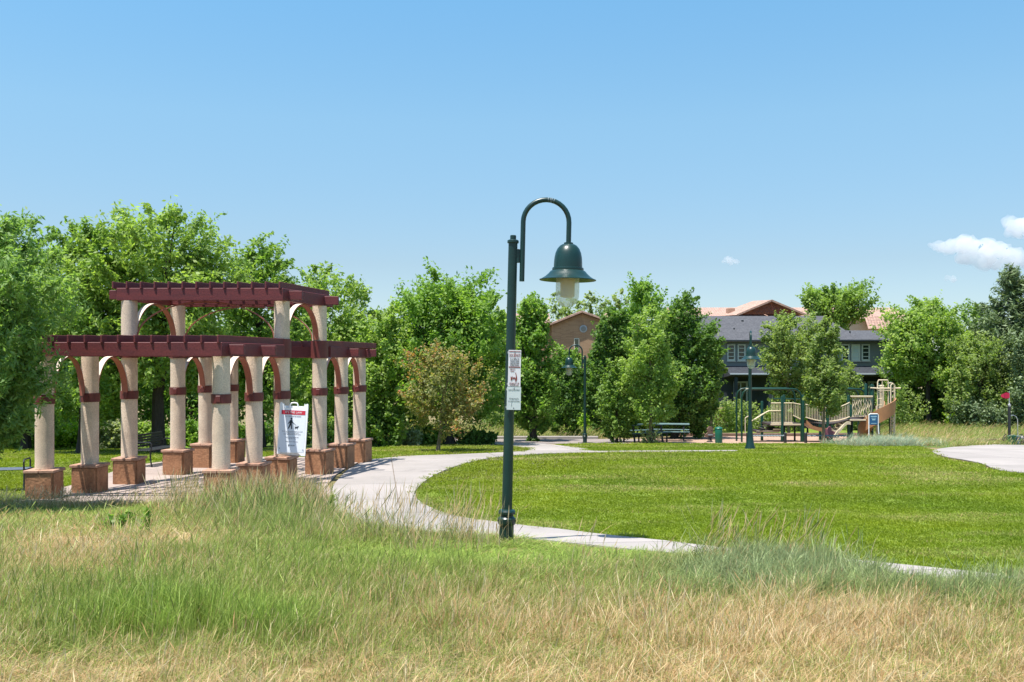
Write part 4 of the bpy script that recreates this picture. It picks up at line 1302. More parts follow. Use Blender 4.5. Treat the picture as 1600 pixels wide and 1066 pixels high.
# long terracotta-roofed building behind the grey house
BD = 98.0
t = empty('tiled_building', (bx(1230) if False else X(1230, BD), BD, g(BD)), 0, 'long building with pink terracotta roofs and a brick gable behind the grey house', 'building')
off = (X(1230, BD), BD, g(BD))
bx = lambda p: X(p, BD)
bz_ = lambda p: Z(p, BD)
bp(MB().box(bx(1050), bx(1440), BD + .3, BD + 14, g(BD) - .2, bz_(497) + .1)).build('wall', M['cream'], t)
tileroof(bx(1046), BD - .3, bz_(499), bx(1440), BD - .3, bz_(499), bx(1430), BD + 6, bz_(484) + .52, bx(1056), BD + 6, bz_(484) + .52, t, off)
tileroof(bx(1350), BD - 1.2, bz_(515), bx(1420), BD - 1.2, bz_(515), bx(1420), BD - .1, bz_(494), bx(1350), BD - .1, bz_(494), t, off)
bp(MB().prism([(bx(1152), bz_(492)), (bx(1243), bz_(492)), (bx(1199), bz_(472.5))], BD - 1.2, BD - .9)).build('gable_wall', M['brick_red'], t)
tileroof(bx(1144), BD - 1.6, bz_(494), bx(1122), BD + 3, bz_(493), bx(1196), BD + 5, bz_(470.8) + .3, bx(1199), BD - 1.6, bz_(470.8), t, off, nm='gable_roof')
tileroof(bx(1250), BD - 1.6, bz_(494), bx(1250), BD + 5, bz_(494), bx(1199), BD + 5, bz_(470.8), bx(1199), BD - 1.6, bz_(470.8), t, off, nm='gable_roof')
for (xa, xb) in ((1146, 1199), (1252, 1199)):
    bp(MB().bar((bx(xa), BD - 1.66, bz_(493.5)), (bx(xb), BD - 1.66, bz_(471.2)), .14, .18)).build('verge_board', M['tile'], t)
# courses of proud brick in the gable, a zigzag like the photo's
b = MB()
for r_ in range(3):
    for i in range(9):
        x_ = bx(1166 + 7.6 * i + 3.8 * (r_ % 2))
        z_ = bz_(489.5 - r_ * 5)
        if abs(x_ - bx(1199)) < (bz_(475) - z_) * 2.1: b.bar((x_ - .2, BD - 1.24, z_ - .1), (x_, BD - 1.24, z_ + .12), .05, .07); b.bar((x_, BD - 1.24, z_ + .12), (x_ + .2, BD - 1.24, z_ - .1), .05, .07)
bp(b).build('brick_pattern', M['brick_red'], t)
bp(MB().box(bx(1141), bx(1152), BD + 1, BD + 2, bz_(489), bz_(480.5), .03)).build('roof_box', M['capstone'], t)
for a in range(0, 44):
    pass

# ------------------------------------------------------------ trees
rng = np.random.default_rng(11)
def leafmesh(name, cent, size, nrm_bias, long=1.5, seed=0, droop=0.0):
    """one small folded-free quad per leaf, tips pointing every way; cent Nx3"""
    r = np.random.default_rng(seed)
    n = len(cent)
    nd = r.normal(size=(n, 3)) + nrm_bias
    nd /= np.linalg.norm(nd, axis=1)[:, None] + 1e-9
    t = r.normal(size=(n, 3))
    t[:, 2] -= droop
    t -= nd * (t * nd).sum(1)[:, None]
    t /= np.linalg.norm(t, axis=1)[:, None] + 1e-9
    b = np.cross(nd, t)
    s = size * r.uniform(.65, 1.35, n)[:, None]
    hw = s * .5 / math.sqrt(long)
    hl = s * .5 * math.sqrt(long)
    v = np.stack([cent - t * hl, cent + b * hw - t * hl * .1, cent + t * hl, cent - b * hw - t * hl * .1], 1).reshape(-1, 3)
    me = bpy.data.meshes.new(name)
    me.vertices.add(4 * n)
    me.vertices.foreach_set('co', v.astype(np.float32).ravel())
    me.loops.add(4 * n)
    me.loops.foreach_set('vertex_index', np.arange(4 * n, dtype=np.int32))
    me.polygons.add(n)
    me.polygons.foreach_set('loop_start', (np.arange(n) * 4).astype(np.int32))
    me.update(calc_edges=True)
    me.validate()
    return me
NQ = 0
def crown_pts(seed, H, zc0, zc1, rad, prof, ncl, nleaf, crad=.17, flat=.75, lob=.28, up=.85):
    """big boughs filling the outline, sprays of leaves on each bough; returns leaf centres, outward directions, spray centres"""
    r = np.random.default_rng(seed)
    hgt = zc1 - zc0
    K = int(np.clip(5.5 * hgt / (2 * rad) + 5, 8, 20)) + (3 if lob > .3 else 0)
    L = []
    for k in range(K):
        t = (k + .5) / K + r.uniform(-.04, .04)
        t = min(.97, max(.03, t))
        w = prof(t)
        a = k * 2.4 + r.uniform(-.6, .6)
        lr = rad * r.uniform(.34, .50) * (.55 + .45 * w)
        q = max(0, rad * w * r.uniform(1.0, 1.12 + .35 * lob) - lr * .72) * r.uniform(.85, 1.05)
        L.append((q * math.cos(a), q * math.sin(a), min(zc1 - lr * .55, zc0 + hgt * t), lr, lr * r.uniform(.95, 1.35)))
    for k in range(5):                       # the middle of the crown
        t = (k + .7) / 5.6
        L.append((0, 0, zc0 + hgt * t, rad * .62 * prof(t) + .05, hgt * .16))
        for sx in (-1, 1): L.append((sx * rad * prof(t) * .62, r.uniform(-.3, .3) * rad, zc0 + hgt * t, rad * .34 * (.5 + .5 * prof(t)), hgt * .12))
    L = np.array(L)
    vol = L[:, 3] ** 2; vol /= vol.sum()
    li = r.choice(len(L), ncl, p=vol)
    d0 = r.normal(size=(ncl, 3)); d0 /= np.linalg.norm(d0, axis=1)[:, None]
    q = r.uniform(0, 1, ncl)[:, None] ** .24
    cl = L[li, :3] + d0 * q * L[li][:, [3, 3, 4]]
    cl[:, 2] = np.clip(cl[:, 2], zc0 * .9, zc1 * 1.02)
    w = r.uniform(.4, 1.6, ncl)
    cnt = np.maximum(3, (nleaf * .80 * w / w.sum()).astype(int))
    cr = crad * rad * r.uniform(.5, 1.35, ncl)
    idx = np.repeat(np.arange(ncl), cnt)
    n = len(idx)
    d = r.normal(size=(n, 3)); d /= np.linalg.norm(d, axis=1)[:, None]
    q = r.uniform(0, 1, n) ** .5
    off = d * (q * cr[idx])[:, None]
    off[:, 2] *= flat
    sh = cl[:, :3].copy(); sh[:, 2] = 0
    sh = sh / (np.linalg.norm(sh, axis=1)[:, None] + .3) * .75
    sh[:, 2] = up
    sh += r.normal(0, .35, sh.shape)
    sh /= np.linalg.norm(sh, axis=1)[:, None]
    al = (off * sh[idx]).sum(1)[:, None] * sh[idx]
    off = off * .62 + al * 1.35
    P = cl[idx, :3] + off
    m = int(nleaf * .22)
    l2 = r.choice(len(L), m, p=vol)
    d2 = r.normal(size=(m, 3)); d2 /= np.linalg.norm(d2, axis=1)[:, None]
    P2 = L[l2, :3] + d2 * (r.uniform(0, 1, m)[:, None] ** .4) * L[l2][:, [3, 3, 4]]
    P = np.concatenate([P, P2]); d = np.concatenate([d, d2])
    out = d * .5
    out[:, 2] += .9
    return P, out, cl
def prof_round(t): return max(.25, math.sin(PI * min(1, .10 + .88 * t)) ** .42)
def prof_oval(t): return max(.2, (math.sin(PI * (t ** .85)) ** .5))
def prof_cone(t): return max(.06, (1 - t) ** .75 * min(1, t * 5 + .35))
def prof_egg(t): return max(.15, math.sin(PI * (t ** .66)) ** .55)
def prof_spread(t): return max(.1, (t * 1.5 if t < .55 else math.sqrt(max(0, 1 - ((t - .55) / .45) ** 2)) * .95))
def prof_vase(t): return max(.1, min(1, .35 + t) * math.sqrt(max(0, 1 - max(0, (t - .55) / .45) ** 2)))
def prof_flame(t): return max(.12, min(1, .5 + t * 2.2) * (1 - t) ** .42)
PROF = dict(round=prof_round, oval=prof_oval, cone=prof_cone, egg=prof_egg, spread=prof_spread, vase=prof_vase, flame=prof_flame)
def tree(name, pxc, ytop, hw, ybot, d, leaf, prof='oval', n=9000, size=.12, trunk=.14, label='', cat='tree', group='park trees', bark='bark', seed=None, ncl=None, long=1.6, tx=None, crad=.17, depth=1.0, droop=0.0, lob=.28, trunk_top=.55, asym=0):
    """crown top, half width and bottom as the picture shows them at distance d"""
    seed = seed if seed is not None else int(abs(pxc) * 7 + ytop)
    x = X(pxc, d)
    zb = g(d)
    H = Z(ytop, d) - zb
    z0 = max(.05, Z(ybot, d) - zb)
    rad = hw / F * d
    t = empty(name, (x, d, zb), 0, label, cat, group)
    n = int(n * 1.75); size *= .80; hw *= 1.08
    ncl = int(ncl * 1.5) if ncl else max(26, n // 95)
    P, out, cl = crown_pts(seed, H, z0 + rad * .06, H - rad * crad * .6, rad * .93, PROF[prof], ncl, n, crad, lob=lob)
    P[:, 1] *= depth
    me = leafmesh('crown', P, size, out, long, seed, droop)
    link_mesh('crown', me, M[leaf], t)
    if trunk > 0:
        r = random.Random(seed)
        tx_ = (X(tx, d) - x) if tx is not None else 0
        b = MB()
        hb = z0 + (H - z0) * trunk_top
        pts, rs = [], []
        for i in range(8):
            s = i / 7
            k = (1 - s)
            pts.append((tx_ * k + (r.uniform(-.04, .04) * hb * .3 if 0 < i else 0), (r.uniform(-.03, .03) * hb * .3 if i else 0), -.12 + (hb + .12) * s))
            rs.append(trunk * (1.35 if i == 0 else 1.0 - .62 * s))
        b.tube(pts, rs, 9)
        b.build('trunk', M[bark], t, smooth=True)
        lb = MB()
        pick = r.sample(range(len(cl)), min(len(cl), 16 if trunk > .1 else 9))
        for i in pick:
            c = cl[i]
            s0 = r.uniform(.42, .95)
            zst = min(hb * s0, c[2] * .85)
            zst = max(zst, min(z0 * .8, hb * .5))
            k = zst / hb
            p0 = Vector(np.array(pts[0]) * 0 + np.array([np.interp(zst, [p[2] for p in pts], [p[0] for p in pts]), np.interp(zst, [p[2] for p in pts], [p[1] for p in pts]), zst]))
            p3 = Vector((c[0], c[1] * depth, c[2]))
            m1 = p0.lerp(p3, .35) + Vector((0, 0, .10 * (H - z0) * r.uniform(.0, .5)))
            m2 = p0.lerp(p3, .7) + Vector((0, 0, .06 * (H - z0) * r.uniform(-.2, .6)))
            r0 = trunk * (1 - .55 * k) * .5
            lb.tube([p0, m1, m2, p3], [r0, r0 * .6, r0 * .35, r0 * .12], 6, cap=False)
        lb.build('limb', M[bark], t, smooth=True)
    return t
def shrub(name, pxc, ytop, hw, d, leaf, label, n=1800, size=.09, seed=None, prof='round', cat='shrub', group='shrubs in the park', depth=.8, long=1.5, stems=True):
    seed = seed if seed is not None else int(abs(pxc) * 5 + ytop)
    x = X(pxc, d); zb = g(d)
    H = Z(ytop, d) - zb
    hw = hw * 1.15; n = int(n * 1.5); size *= .85
    rad = hw / F * d
    t = empty(name, (x, d, zb), 0, label, cat, group)
    P, out, cl = crown_pts(seed, H, -.02 * H, H * .9, rad * .9, PROF[prof], max(10, n // 60), n, .24)
    P[:, 1] *= depth
    P[:, 2] = np.abs(P[:, 2])
    link_mesh('foliage', leafmesh('foliage', P, size, out, long, seed), M[leaf], t)
    if stems:
        b = MB(); r = random.Random(seed)
        for i in range(7):
            c = cl[r.randrange(len(cl))]
            b.tube([(c[0] * .1, c[1] * .1, -.05), (c[0] * .5, c[1] * .4, c[2] * .5), (c[0], c[1] * depth, c[2])], [.025, .018, .008], 5, cap=False)
        b.build('stem', M['bark'], t)
    return t
ASH = 'ash_tree'; OAK = 'oak_tree'
# big ones at the left
tree(ASH, -34, 326, 136, 690, 16.4, 'l_ash', 'oval', 30000, .085, .16, 'large drooping ash tree at the left edge overhanging the pergola end', seed=3, long=3.2, ncl=330, crad=.15, droop=.9, lob=.35, tx=-60)
tree(ASH, 128, 346, 100, 660, 30.5, 'l_mid', 'egg', 14000, .14, .16, 'tall ash behind the left columns of the pergola', seed=5, long=2.2)
tree('spreading_tree', 252, 322, 132, 600, 31, 'l_yel', 'round', 27000, .14, .24, 'big dark-trunked spreading tree rising behind the pergola roof', seed=8, long=2.2, ncl=260, tx=247, trunk_top=.42, lob=.4, crad=.15)
tree(ASH, 408, 376, 84, 640, 35, 'l_mid', 'oval', 12000, .15, .16, 'ash tree right of the upper pergola roof peak', seed=9, long=2.2)
tree(ASH, 500, 416, 92, 655, 40, 'l_yel', 'round', 12000, .16, .16, 'light green tree behind the right end of the pergola', seed=12, long=2.0)
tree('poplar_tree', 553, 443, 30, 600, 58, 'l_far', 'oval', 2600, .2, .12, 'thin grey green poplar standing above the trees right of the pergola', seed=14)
tree(ASH, 40, 385, 100, 670, 33, 'l_ash', 'round', 12000, .15, .16, 'ash tree between the left edge tree and the pergola', seed=17, long=2.2)
tree('lime_tree', 692, 430, 124, 652, 38, 'l_deep', 'round', 30000, .14, .25, 'broad round rich green tree in the middle left of the park', seed=21, ncl=300, tx=702, long=2.0, lob=.30, crad=.14, trunk_top=.4)
tree('small_tree', 602, 480, 62, 690, 36.5, 'l_yel', 'oval', 9000, .14, .06, 'yellow green multi-stemmed tree just right of the pergola', seed=23, lob=.35)
tree('crabapple_tree', 694, 535, 70, 672, 32, 'l_bronze', 'round', 5600, .10, .075, 'small bronze and red leaved tree in the lawn near the path', bark='palebark', seed=25, tx=684, ncl=80, lob=.5, trunk_top=.5, crad=.2)
tree('pear_tree', 832, 458, 50, 672, 42, 'l_deep', 'flame', 14000, .14, .17, 'dense pointed tree right of the front lamp post pole', seed=27, tx=833)
tree('pear_tree', 884, 545, 30, 682, 45.5, 'l_dark', 'egg', 5000, .14, .08, 'narrow dark tree behind the second lamp post', seed=29)
tree('hornbeam_tree', 957, 478, 54, 680, 46.5, 'l_dark', 'flame', 13000, .15, .14, 'upright tree directly right of the second lamp post', seed=31)
tree('hornbeam_tree', 1008, 430, 76, 672, 48.5, 'l_deep', 'flame', 17000, .16, .17, 'tallest upright tree of the middle group', seed=33)
tree('hornbeam_tree', 1070, 455, 60, 676, 44.5, 'l_dark', 'egg', 20000, .14, .17, 'dense dark tree with a leaning right side beside the grey house', seed=35, tx=1053, lob=.35)
tree('maple_tree', 1016, 474, 52, 660, 39.6, 'l_yel', 'egg', 11000, .11, .075, 'slender young olive green tree in front of the picnic tables', bark='palebark', seed=37, crad=.2)
tree('small_tree', 965, 566, 38, 688, 40.5, 'l_mid', 'oval', 6000, .12, .07, 'small low dark green tree left of the picnic tables', seed=39, tx=964)
tree('poplar_tree', 1112, 508, 20, 640, 52, 'l_olive', 'oval', 4000, .16, .08, 'loose olive tree at the left corner of the grey house', seed=41)
tree('maple_tree', 1233, 490, 50, 650, 49, 'l_olive', 'vase', 11000, .13, .07, 'left one of the two young trees before the grey house', bark='palebark', seed=43, lob=.4, crad=.2)
tree('maple_tree', 1290, 498, 36, 642, 39.0, 'l_olive', 'egg', 10000, .11, .07, 'right one of the two young trees, its trunk among the play rails', bark='palebark', seed=45, tx=1287, crad=.2)
tree('maple_tree', 1328, 566, 24, 668, 50.5, 'l_olive', 'oval', 4000, .14, .06, 'small olive tree behind the play panel, at the right of the young pair', seed=46)
tree('locust_tree', 1262, 568, 34, 650, 50.0, 'l_bright', 'vase', 3000, .15, .05, 'low bright lime green tree behind the play frame', seed=47)
tree('cottonwood_tree', 1305, 441, 64, 522, 84, 'l_mid', 'spread', 9000, .24, .3, 'spreading tree rising behind the grey house roof', seed=49, ncl=60, lob=.4, crad=.24)
tree('shade_tree', 1448, 470, 72, 604, 57, 'l_yel', 'round', 18000, .17, .17, 'bright round tree right of the grey house with a dark bare trunk', seed=51, tx=1453, lob=.35)
tree('pine_tree', 1584, 416, 96, 656, 56, 'l_pine', 'cone', 24000, .20, .2, 'tall grey green pine at the right edge', seed=53, long=4.5, ncl=170, crad=.14, lob=.5, cat='pine tree')
tree('poplar_tree', 1518, 470, 50, 650, 62, 'l_mid', 'oval', 9000, .18, .15, 'leafy tree between the bright round tree and the pine', seed=55)
tree('olive_tree', 1530, 520, 58, 668, 54, 'l_olive', 'round', 12000, .15, .12, 'low grey green tree in front of the pine', seed=57)
tree('olive_tree', 1622, 500, 60, 668, 52, 'l_pine', 'round', 10000, .15, .12, 'grey green tree cut by the right edge of the view', seed=58)
# backdrop trees, each one a tree
bd = [(-60, 440, 90, 44, 'l_mid'), (30, 470, 80, 47, 'l_ash'), (110, 500, 80, 45, 'l_dark'), (200, 505, 80, 47, 'l_mid'), (300, 500, 80, 46, 'l_dark'), (390, 495, 75, 48, 'l_mid'), (470, 505, 70, 50, 'l_dark'), (550, 492, 60, 50, 'l_mid'),
      (628, 520, 60, 51, 'l_dark'), (790, 500, 50, 52, 'l_mid'), (884, 540, 34, 56, 'l_mid'), (915, 560, 45, 58, 'l_dark'), (975, 520, 50, 60, 'l_dark'), (1040, 530, 55, 57, 'l_dark'), (1400, 500, 34, 66, 'l_mid'), (1428, 560, 50, 60, 'l_dark'), (1492, 540, 55, 62, 'l_dark'), (1560, 560, 60, 60, 'l_dark')]
lb = ['behind the left edge', 'at the far left behind the bench', 'behind the first left columns', 'behind the second left columns', 'behind the pergola middle', 'behind the folding sign', 'behind the right pergola columns', 'right of the pergola, in the back row',
      'behind the bronze tree', 'behind the front lamp pole', 'in front of the tan brick house', 'below the tan brick house', 'behind the middle group', 'filling the gap left of the grey house', 'touching the grey house right corner', 'behind the bright round tree', 'in the dark back row left of the pine', 'in the dark back row under the pine']
for (p, yt, hw, d, lf), s in zip(bd, lb):
    tree('background_tree', p, yt, hw, 668, d, lf, 'round', 6500, .22, .14, 'dense dark background tree ' + s, group='background trees behind the park', lob=.4)
for i, (p, yt, hw) in enumerate(((820, 462, 40), (862, 458, 36), (895, 462, 34), (930, 456, 34), (968, 452, 34), (1003, 462, 28), (590, 482, 30), (760, 470, 40))):
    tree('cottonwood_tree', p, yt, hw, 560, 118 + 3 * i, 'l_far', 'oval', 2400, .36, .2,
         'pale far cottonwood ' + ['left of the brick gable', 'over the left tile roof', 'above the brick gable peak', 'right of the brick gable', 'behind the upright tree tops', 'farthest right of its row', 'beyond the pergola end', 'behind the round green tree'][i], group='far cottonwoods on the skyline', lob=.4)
# shrubs and beds
sh = [(20, 650, 60, 34.0, 'l_yel', 'bright shrub left of the first column'), (105, 655, 45, 34.5, 'l_bright', 'bright shrub seen between the first two columns'), (170, 652, 38, 33.5, 'l_silver', 'pale variegated shrub between the second and third columns'),
      (240, 665, 34, 36.0, 'l_yel', 'low shrub at the foot of the dark spreading trunk'), (300, 655, 36, 36.0, 'l_deep', 'green shrub behind the middle left columns'), (385, 660, 36, 36.5, 'l_deep', 'green shrub left of the folding sign'),
      (455, 655, 36, 38, 'l_dark', 'dark shrub behind the folding sign'), (520, 652, 34, 37, 'l_yel', 'yellow green shrub between the right columns'), (596, 622, 36, 36.2, 'l_dark', 'dark many-stemmed bush right of the pergola'),
      (636, 668, 26, 36.8, 'l_silver', 'pale shrub left of the bronze tree trunk'), (668, 662, 26, 37.5, 'l_deep', 'green bush behind the bronze tree trunk'), (738, 672, 26, 38.0, 'l_dark', 'clipped dark bush right of the round tree trunk'),
      (762, 674, 14, 38.2, 'l_dark', 'small dark bush at the end of the bed'), (908, 645, 26, 50, 'l_bright', 'lime shrub behind the second lamp post'), (945, 668, 16, 48, 'l_bronze', 'brownish shrub right of the second lamp post'),
      (1150, 618, 40, 54, 'l_olive', 'grey green bush left of the lamp with flared base'), (1210, 640, 30, 55, 'l_silver', 'pinkish pale bush behind the play stairs'), (1225, 610, 30, 54, 'l_olive', 'tall olive bush in front of the porch'),
      (1350, 640, 40, 56, 'l_olive', 'olive bush behind the play tower'), (1400, 600, 40, 54, 'l_olive', 'wide olive bush right of the play tower'), (1496, 632, 20, 55, 'l_bright', 'bright bush right of the bare dark trunk'),
      (1520, 620, 34, 53, 'l_pine', 'round grey bush near the tall meadow grass'), (1570, 630, 40, 52, 'l_pine', 'grey bush behind the flag post'), (1404, 645, 26, 56, 'l_dark', 'dark low bush left of the bare dark trunk'),
      (790, 640, 40, 50, 'l_olive', 'low olive bush behind the front lamp pole'), (1075, 655, 40, 56, 'l_dark', 'dark bush left of the brick pillar'), (1175, 655, 26, 57, 'l_dark', 'low dark bush by the iron fence')]
for p, yt, hw, d, lf, s in sh:
    shrub('shrub', p, yt, hw, d, lf, s, n=2600 if hw > 25 else 1200, size=.12)
# suckers at tree feet
shrub('shrub', 833, 684, 12, 41.8, 'l_dark', 'leafy suckers round the foot of the pointed tree', n=500, size=.08)
shrub('shrub', 1017, 668, 16, 39.3, 'l_silver', 'pale suckers round the foot of the slender young tree', n=700, size=.07)
# weeds at the path corner in front of the pergola
def weed(p, d, h, label, leaf='l_mid'):
    r = random.Random(int(p * 3))
    t = empty('tall_weed', (X(p, d), d, g(d)), 0, label, 'weed', 'tall weeds in the wild grass')
    b = MB(); P = []; 
    top = (r.uniform(-.1, .1), r.uniform(-.05, .05), h)
    b.tube([(0, 0, 0), (top[0] * .3, top[1] * .3, h * .5), top], [.008, .006, .003], 5)
    b.build('stem', M['l_yel'], t)
    n = 60
    for i in range(n):
        s = .12 + .88 * i / n
        a = i * 2.4
        w = .10 * (1.1 - s)
        P.append((top[0] * s + w * math.cos(a), top[1] * s + w * math.sin(a), h * s))
    link_mesh('leaves', leafmesh('leaves', np.array(P), .07, np.array([0, 0, .5]), 2.6, int(p)), M[leaf], t)
for p, py, h, s in ((157, 838, .22, 'short leafy weed at the left end of the weed patch'), (167, 836, .26, 'second leafy weed from the left in the patch'), (183, 838, .27, 'third leafy weed from the left, beside the bare brown spot'), (221, 842, .38, 'tallest dark leafy weed of the patch left of the mound'), (208, 830, .28, 'thin leafy weed just left of the tallest one'),
                    (497, 806, .45, 'dark leafy weed at the corner of the mound by the path'), (512, 812, .40, 'leafy weed nearest the path at the mound'), (484, 800, .42, 'leafy weed on the right shoulder of the mound')):
    x_, d_ = G(p, py)
    weed(p, d_, h, s)

# ------------------------------------------------------------ grass: tufts scattered over the ground
TC = bpy.data.collections.new('tuft_kinds')
def tuft(name, n, rad, hmin, hmax, w, lean, seed, heads=0.0, fat=False):
    r = np.random.default_rng(seed)
    V, Fc = [], []
    for i in range(n):
        a, q = r.uniform(0, 2 * PI), rad * math.sqrt(r.uniform())
        x, y = q * math.cos(a), q * math.sin(a)
        h = r.uniform(hmin, hmax)
        la = r.uniform(0, 2 * PI)
        ln = abs(r.normal()) * lean * h
        dx, dy = math.cos(la) * ln + .10 * h, math.sin(la) * ln
        fa = r.uniform(0, PI)
        ux, uy = math.cos(fa) * w / 2, math.sin(fa) * w / 2
        k = len(V)
        head = r.uniform() < heads
        lv = [(0, 1.0), (.4, .9), (.75, .6)]
        for s, ww in lv:
            cx, cy = x + dx * s * s, y + dy * s * s
            if head: ww *= .45
            V += [(cx - ux * ww, cy - uy * ww, h * s * (1 - .25 * lean * s)), (cx + ux * ww, cy + uy * ww, h * s * (1 - .25 * lean * s))]
        Fc += [(k, k + 1, k + 3, k + 2), (k + 2, k + 3, k + 5, k + 4)]
        if head:
            hh = h * 1.05
            V += [(x + dx * 1.05 - ux * 1.3, y + dy * 1.05 - uy * 1.3, hh * .97), (x + dx * 1.05 + ux * 1.3, y + dy * 1.05 + uy * 1.3, hh * .97), (x + dx * 1.35, y + dy * 1.35, hh * 1.16)]
            Fc += [(k + 4, k + 5, k + 7, k + 6), (k + 6, k + 7, k + 8)]
        else:
            V.append((x + dx, y + dy, h * (1 - .3 * lean)))
            Fc.append((k + 4, k + 5, k + 6))
    me = bpy.data.meshes.new(name)
    me.from_pydata(V, [], Fc)
    me.materials.append(M['grass'])
    o = bpy.data.objects.new(name, me)
    TC.objects.link(o)
    return o
# sorted by name: kinds 0-3 fine meadow, 4-5 with seed heads, 6-7 short lawn, 8-9 broad lush, 10-11 matted
tuft('tuft_00', 46, .13, .10, .34, 0.0047, .45, 1)
tuft('tuft_01', 46, .13, .12, .38, 0.0043, .35, 2)
tuft('tuft_02', 42, .14, .08, .30, 0.0051, .65, 3)
tuft('tuft_03', 42, .14, .08, .26, 0.0051, .9, 4)
tuft('tuft_04', 26, .13, .16, .42, 0.0051, .30, 5, heads=.5)
tuft('tuft_05', 22, .14, .16, .50, 0.0051, .35, 6, heads=.6)
tuft('tuft_06', 70, .15, .02, .055, .0085, .5, 7)
tuft('tuft_07', 70, .15, .02, .065, .0085, .6, 8)
tuft('tuft_08', 46, .10, .12, .34, 0.0070, .45, 9)
tuft('tuft_09', 46, .10, .10, .40, 0.0066, .60, 10)
tuft('tuft_10', 46, .15, .03, .16, 0.0047, 1.6, 11)
tuft('tuft_11', 46, .15, .03, .14, 0.0051, 1.9, 12)
def scatter(name, P, rotz, tilt, scale, idx, tint, dry, label, cat='grass', var=1.0):
    n = len(P)
    me = bpy.data.meshes.new(name)
    me.vertices.add(n)
    me.vertices.foreach_set('co', P.astype(np.float32).ravel())
    def att(nm, ty, arr, key):
        a = me.attributes.new(nm, ty, 'POINT')
        a.data.foreach_set(key, arr)
    rot = np.stack([tilt[:, 0], tilt[:, 1], rotz], 1).astype(np.float32)
    att('rot', 'FLOAT_VECTOR', rot.ravel(), 'vector')
    att('scl', 'FLOAT_VECTOR', scale.astype(np.float32).ravel(), 'vector')
    att('kind_index', 'INT', idx.astype(np.int32), 'value')
    att('tint', 'FLOAT_VECTOR', tint.astype(np.float32).ravel(), 'vector')
    dv = np.stack([dry, dry * 0 + var, dry], 1)
    att('dryc', 'FLOAT_VECTOR', dv.astype(np.float32).ravel(), 'vector')
    o = bpy.data.objects.new(name, me)
    C.objects.link(o)
    me.materials.append(M['grass'])
    ng = bpy.data.node_groups.new(name, 'GeometryNodeTree')
    ng.interface.new_socket('Geometry', in_out='INPUT', socket_type='NodeSocketGeometry')
    ng.interface.new_socket('Geometry', in_out='OUTPUT', socket_type='NodeSocketGeometry')
    N, L = ng.nodes, ng.links
    gi, go = N.new('NodeGroupInput'), N.new('NodeGroupOutput')
    ci = N.new('GeometryNodeCollectionInfo')
    ci.inputs['Collection'].default_value = TC
    ci.inputs['Separate Children'].default_value = True
    ci.inputs['Reset Children'].default_value = True
    ip = N.new('GeometryNodeInstanceOnPoints')
    ip.inputs['Pick Instance'].default_value = True
    def na(nm, ty):
        q = N.new('GeometryNodeInputNamedAttribute'); q.data_type = ty; q.inputs['Name'].default_value = nm
        return q.outputs['Attribute']
    L.new(gi.outputs[0], ip.inputs['Points'])
    L.new(ci.outputs[0], ip.inputs['Instance'])
    L.new(na('kind_index', 'INT'), ip.inputs['Instance Index'])
    L.new(na('rot', 'FLOAT_VECTOR'), ip.inputs['Rotation'])
    L.new(na('scl', 'FLOAT_VECTOR'), ip.inputs['Scale'])
    L.new(ip.outputs[0], go.inputs[0])
    md = o.modifiers.new('scatter', 'NODES')
    md.node_group = ng
    tag(o, label, cat, kind='stuff')
    return o
def vnoise(x, y, s, seed):
    r = np.random.default_rng(seed)
    T = r.uniform(0, 1, (64, 64))
    def one(x, y):
        xi, yi = np.floor(x).astype(int), np.floor(y).astype(int)
        fx, fy = x - xi, y - yi
        fx, fy = fx * fx * (3 - 2 * fx), fy * fy * (3 - 2 * fy)
        a = T[xi % 64, yi % 64]; b = T[(xi + 1) % 64, yi % 64]; c = T[xi % 64, (yi + 1) % 64]; d = T[(xi + 1) % 64, (yi + 1) % 64]
        return (a * (1 - fx) + b * fx) * (1 - fy) + (c * (1 - fx) + d * fx) * fy
    return (one(x / s, y / s) * .6 + one(x / s * 2.1 + 7, y / s * 2.1 + 3) * .4)
def candidates(x0f, x1f, y0, y1, dens, seed):
    """random points in the wedge the camera can see (with a margin), density per square metre"""
    r = np.random.default_rng(seed)
    A = (x1f - x0f) * (y1 * y1 - y0 * y0) / 2 / F
    n = int(A * dens)
    y = np.sqrt(r.uniform(y0 * y0, y1 * y1, n))
    x = (x0f + (x1f - x0f) * r.uniform(0, 1, n) - 800) / F * y
    return x, y, r
gz = lambda y: np.interp(y, KX, KZ)
def E(px_, py_, cx, cy, rx, ry):
    return np.exp(-(((px_ - cx) / rx) ** 2 + ((py_ - cy) / ry) ** 2))
# wild grass in front
x, y, r = candidates(-160, 1760, 3.6, 19.2, 125, 5)
keep = ~inside(LAWN, x, y) & ~inside(PATH, x, y) & ~inside(PATIO, x, y) & ~inside(PAD, x, y) & ~inside(LAWN2, x, y)
bad = inside(PATIO, x, y + .12) | inside(PATH, x, y + .10) | inside(PATH, x - .1, y)
keep &= ~(bad & (r.uniform(0, 1, len(x)) < .35))
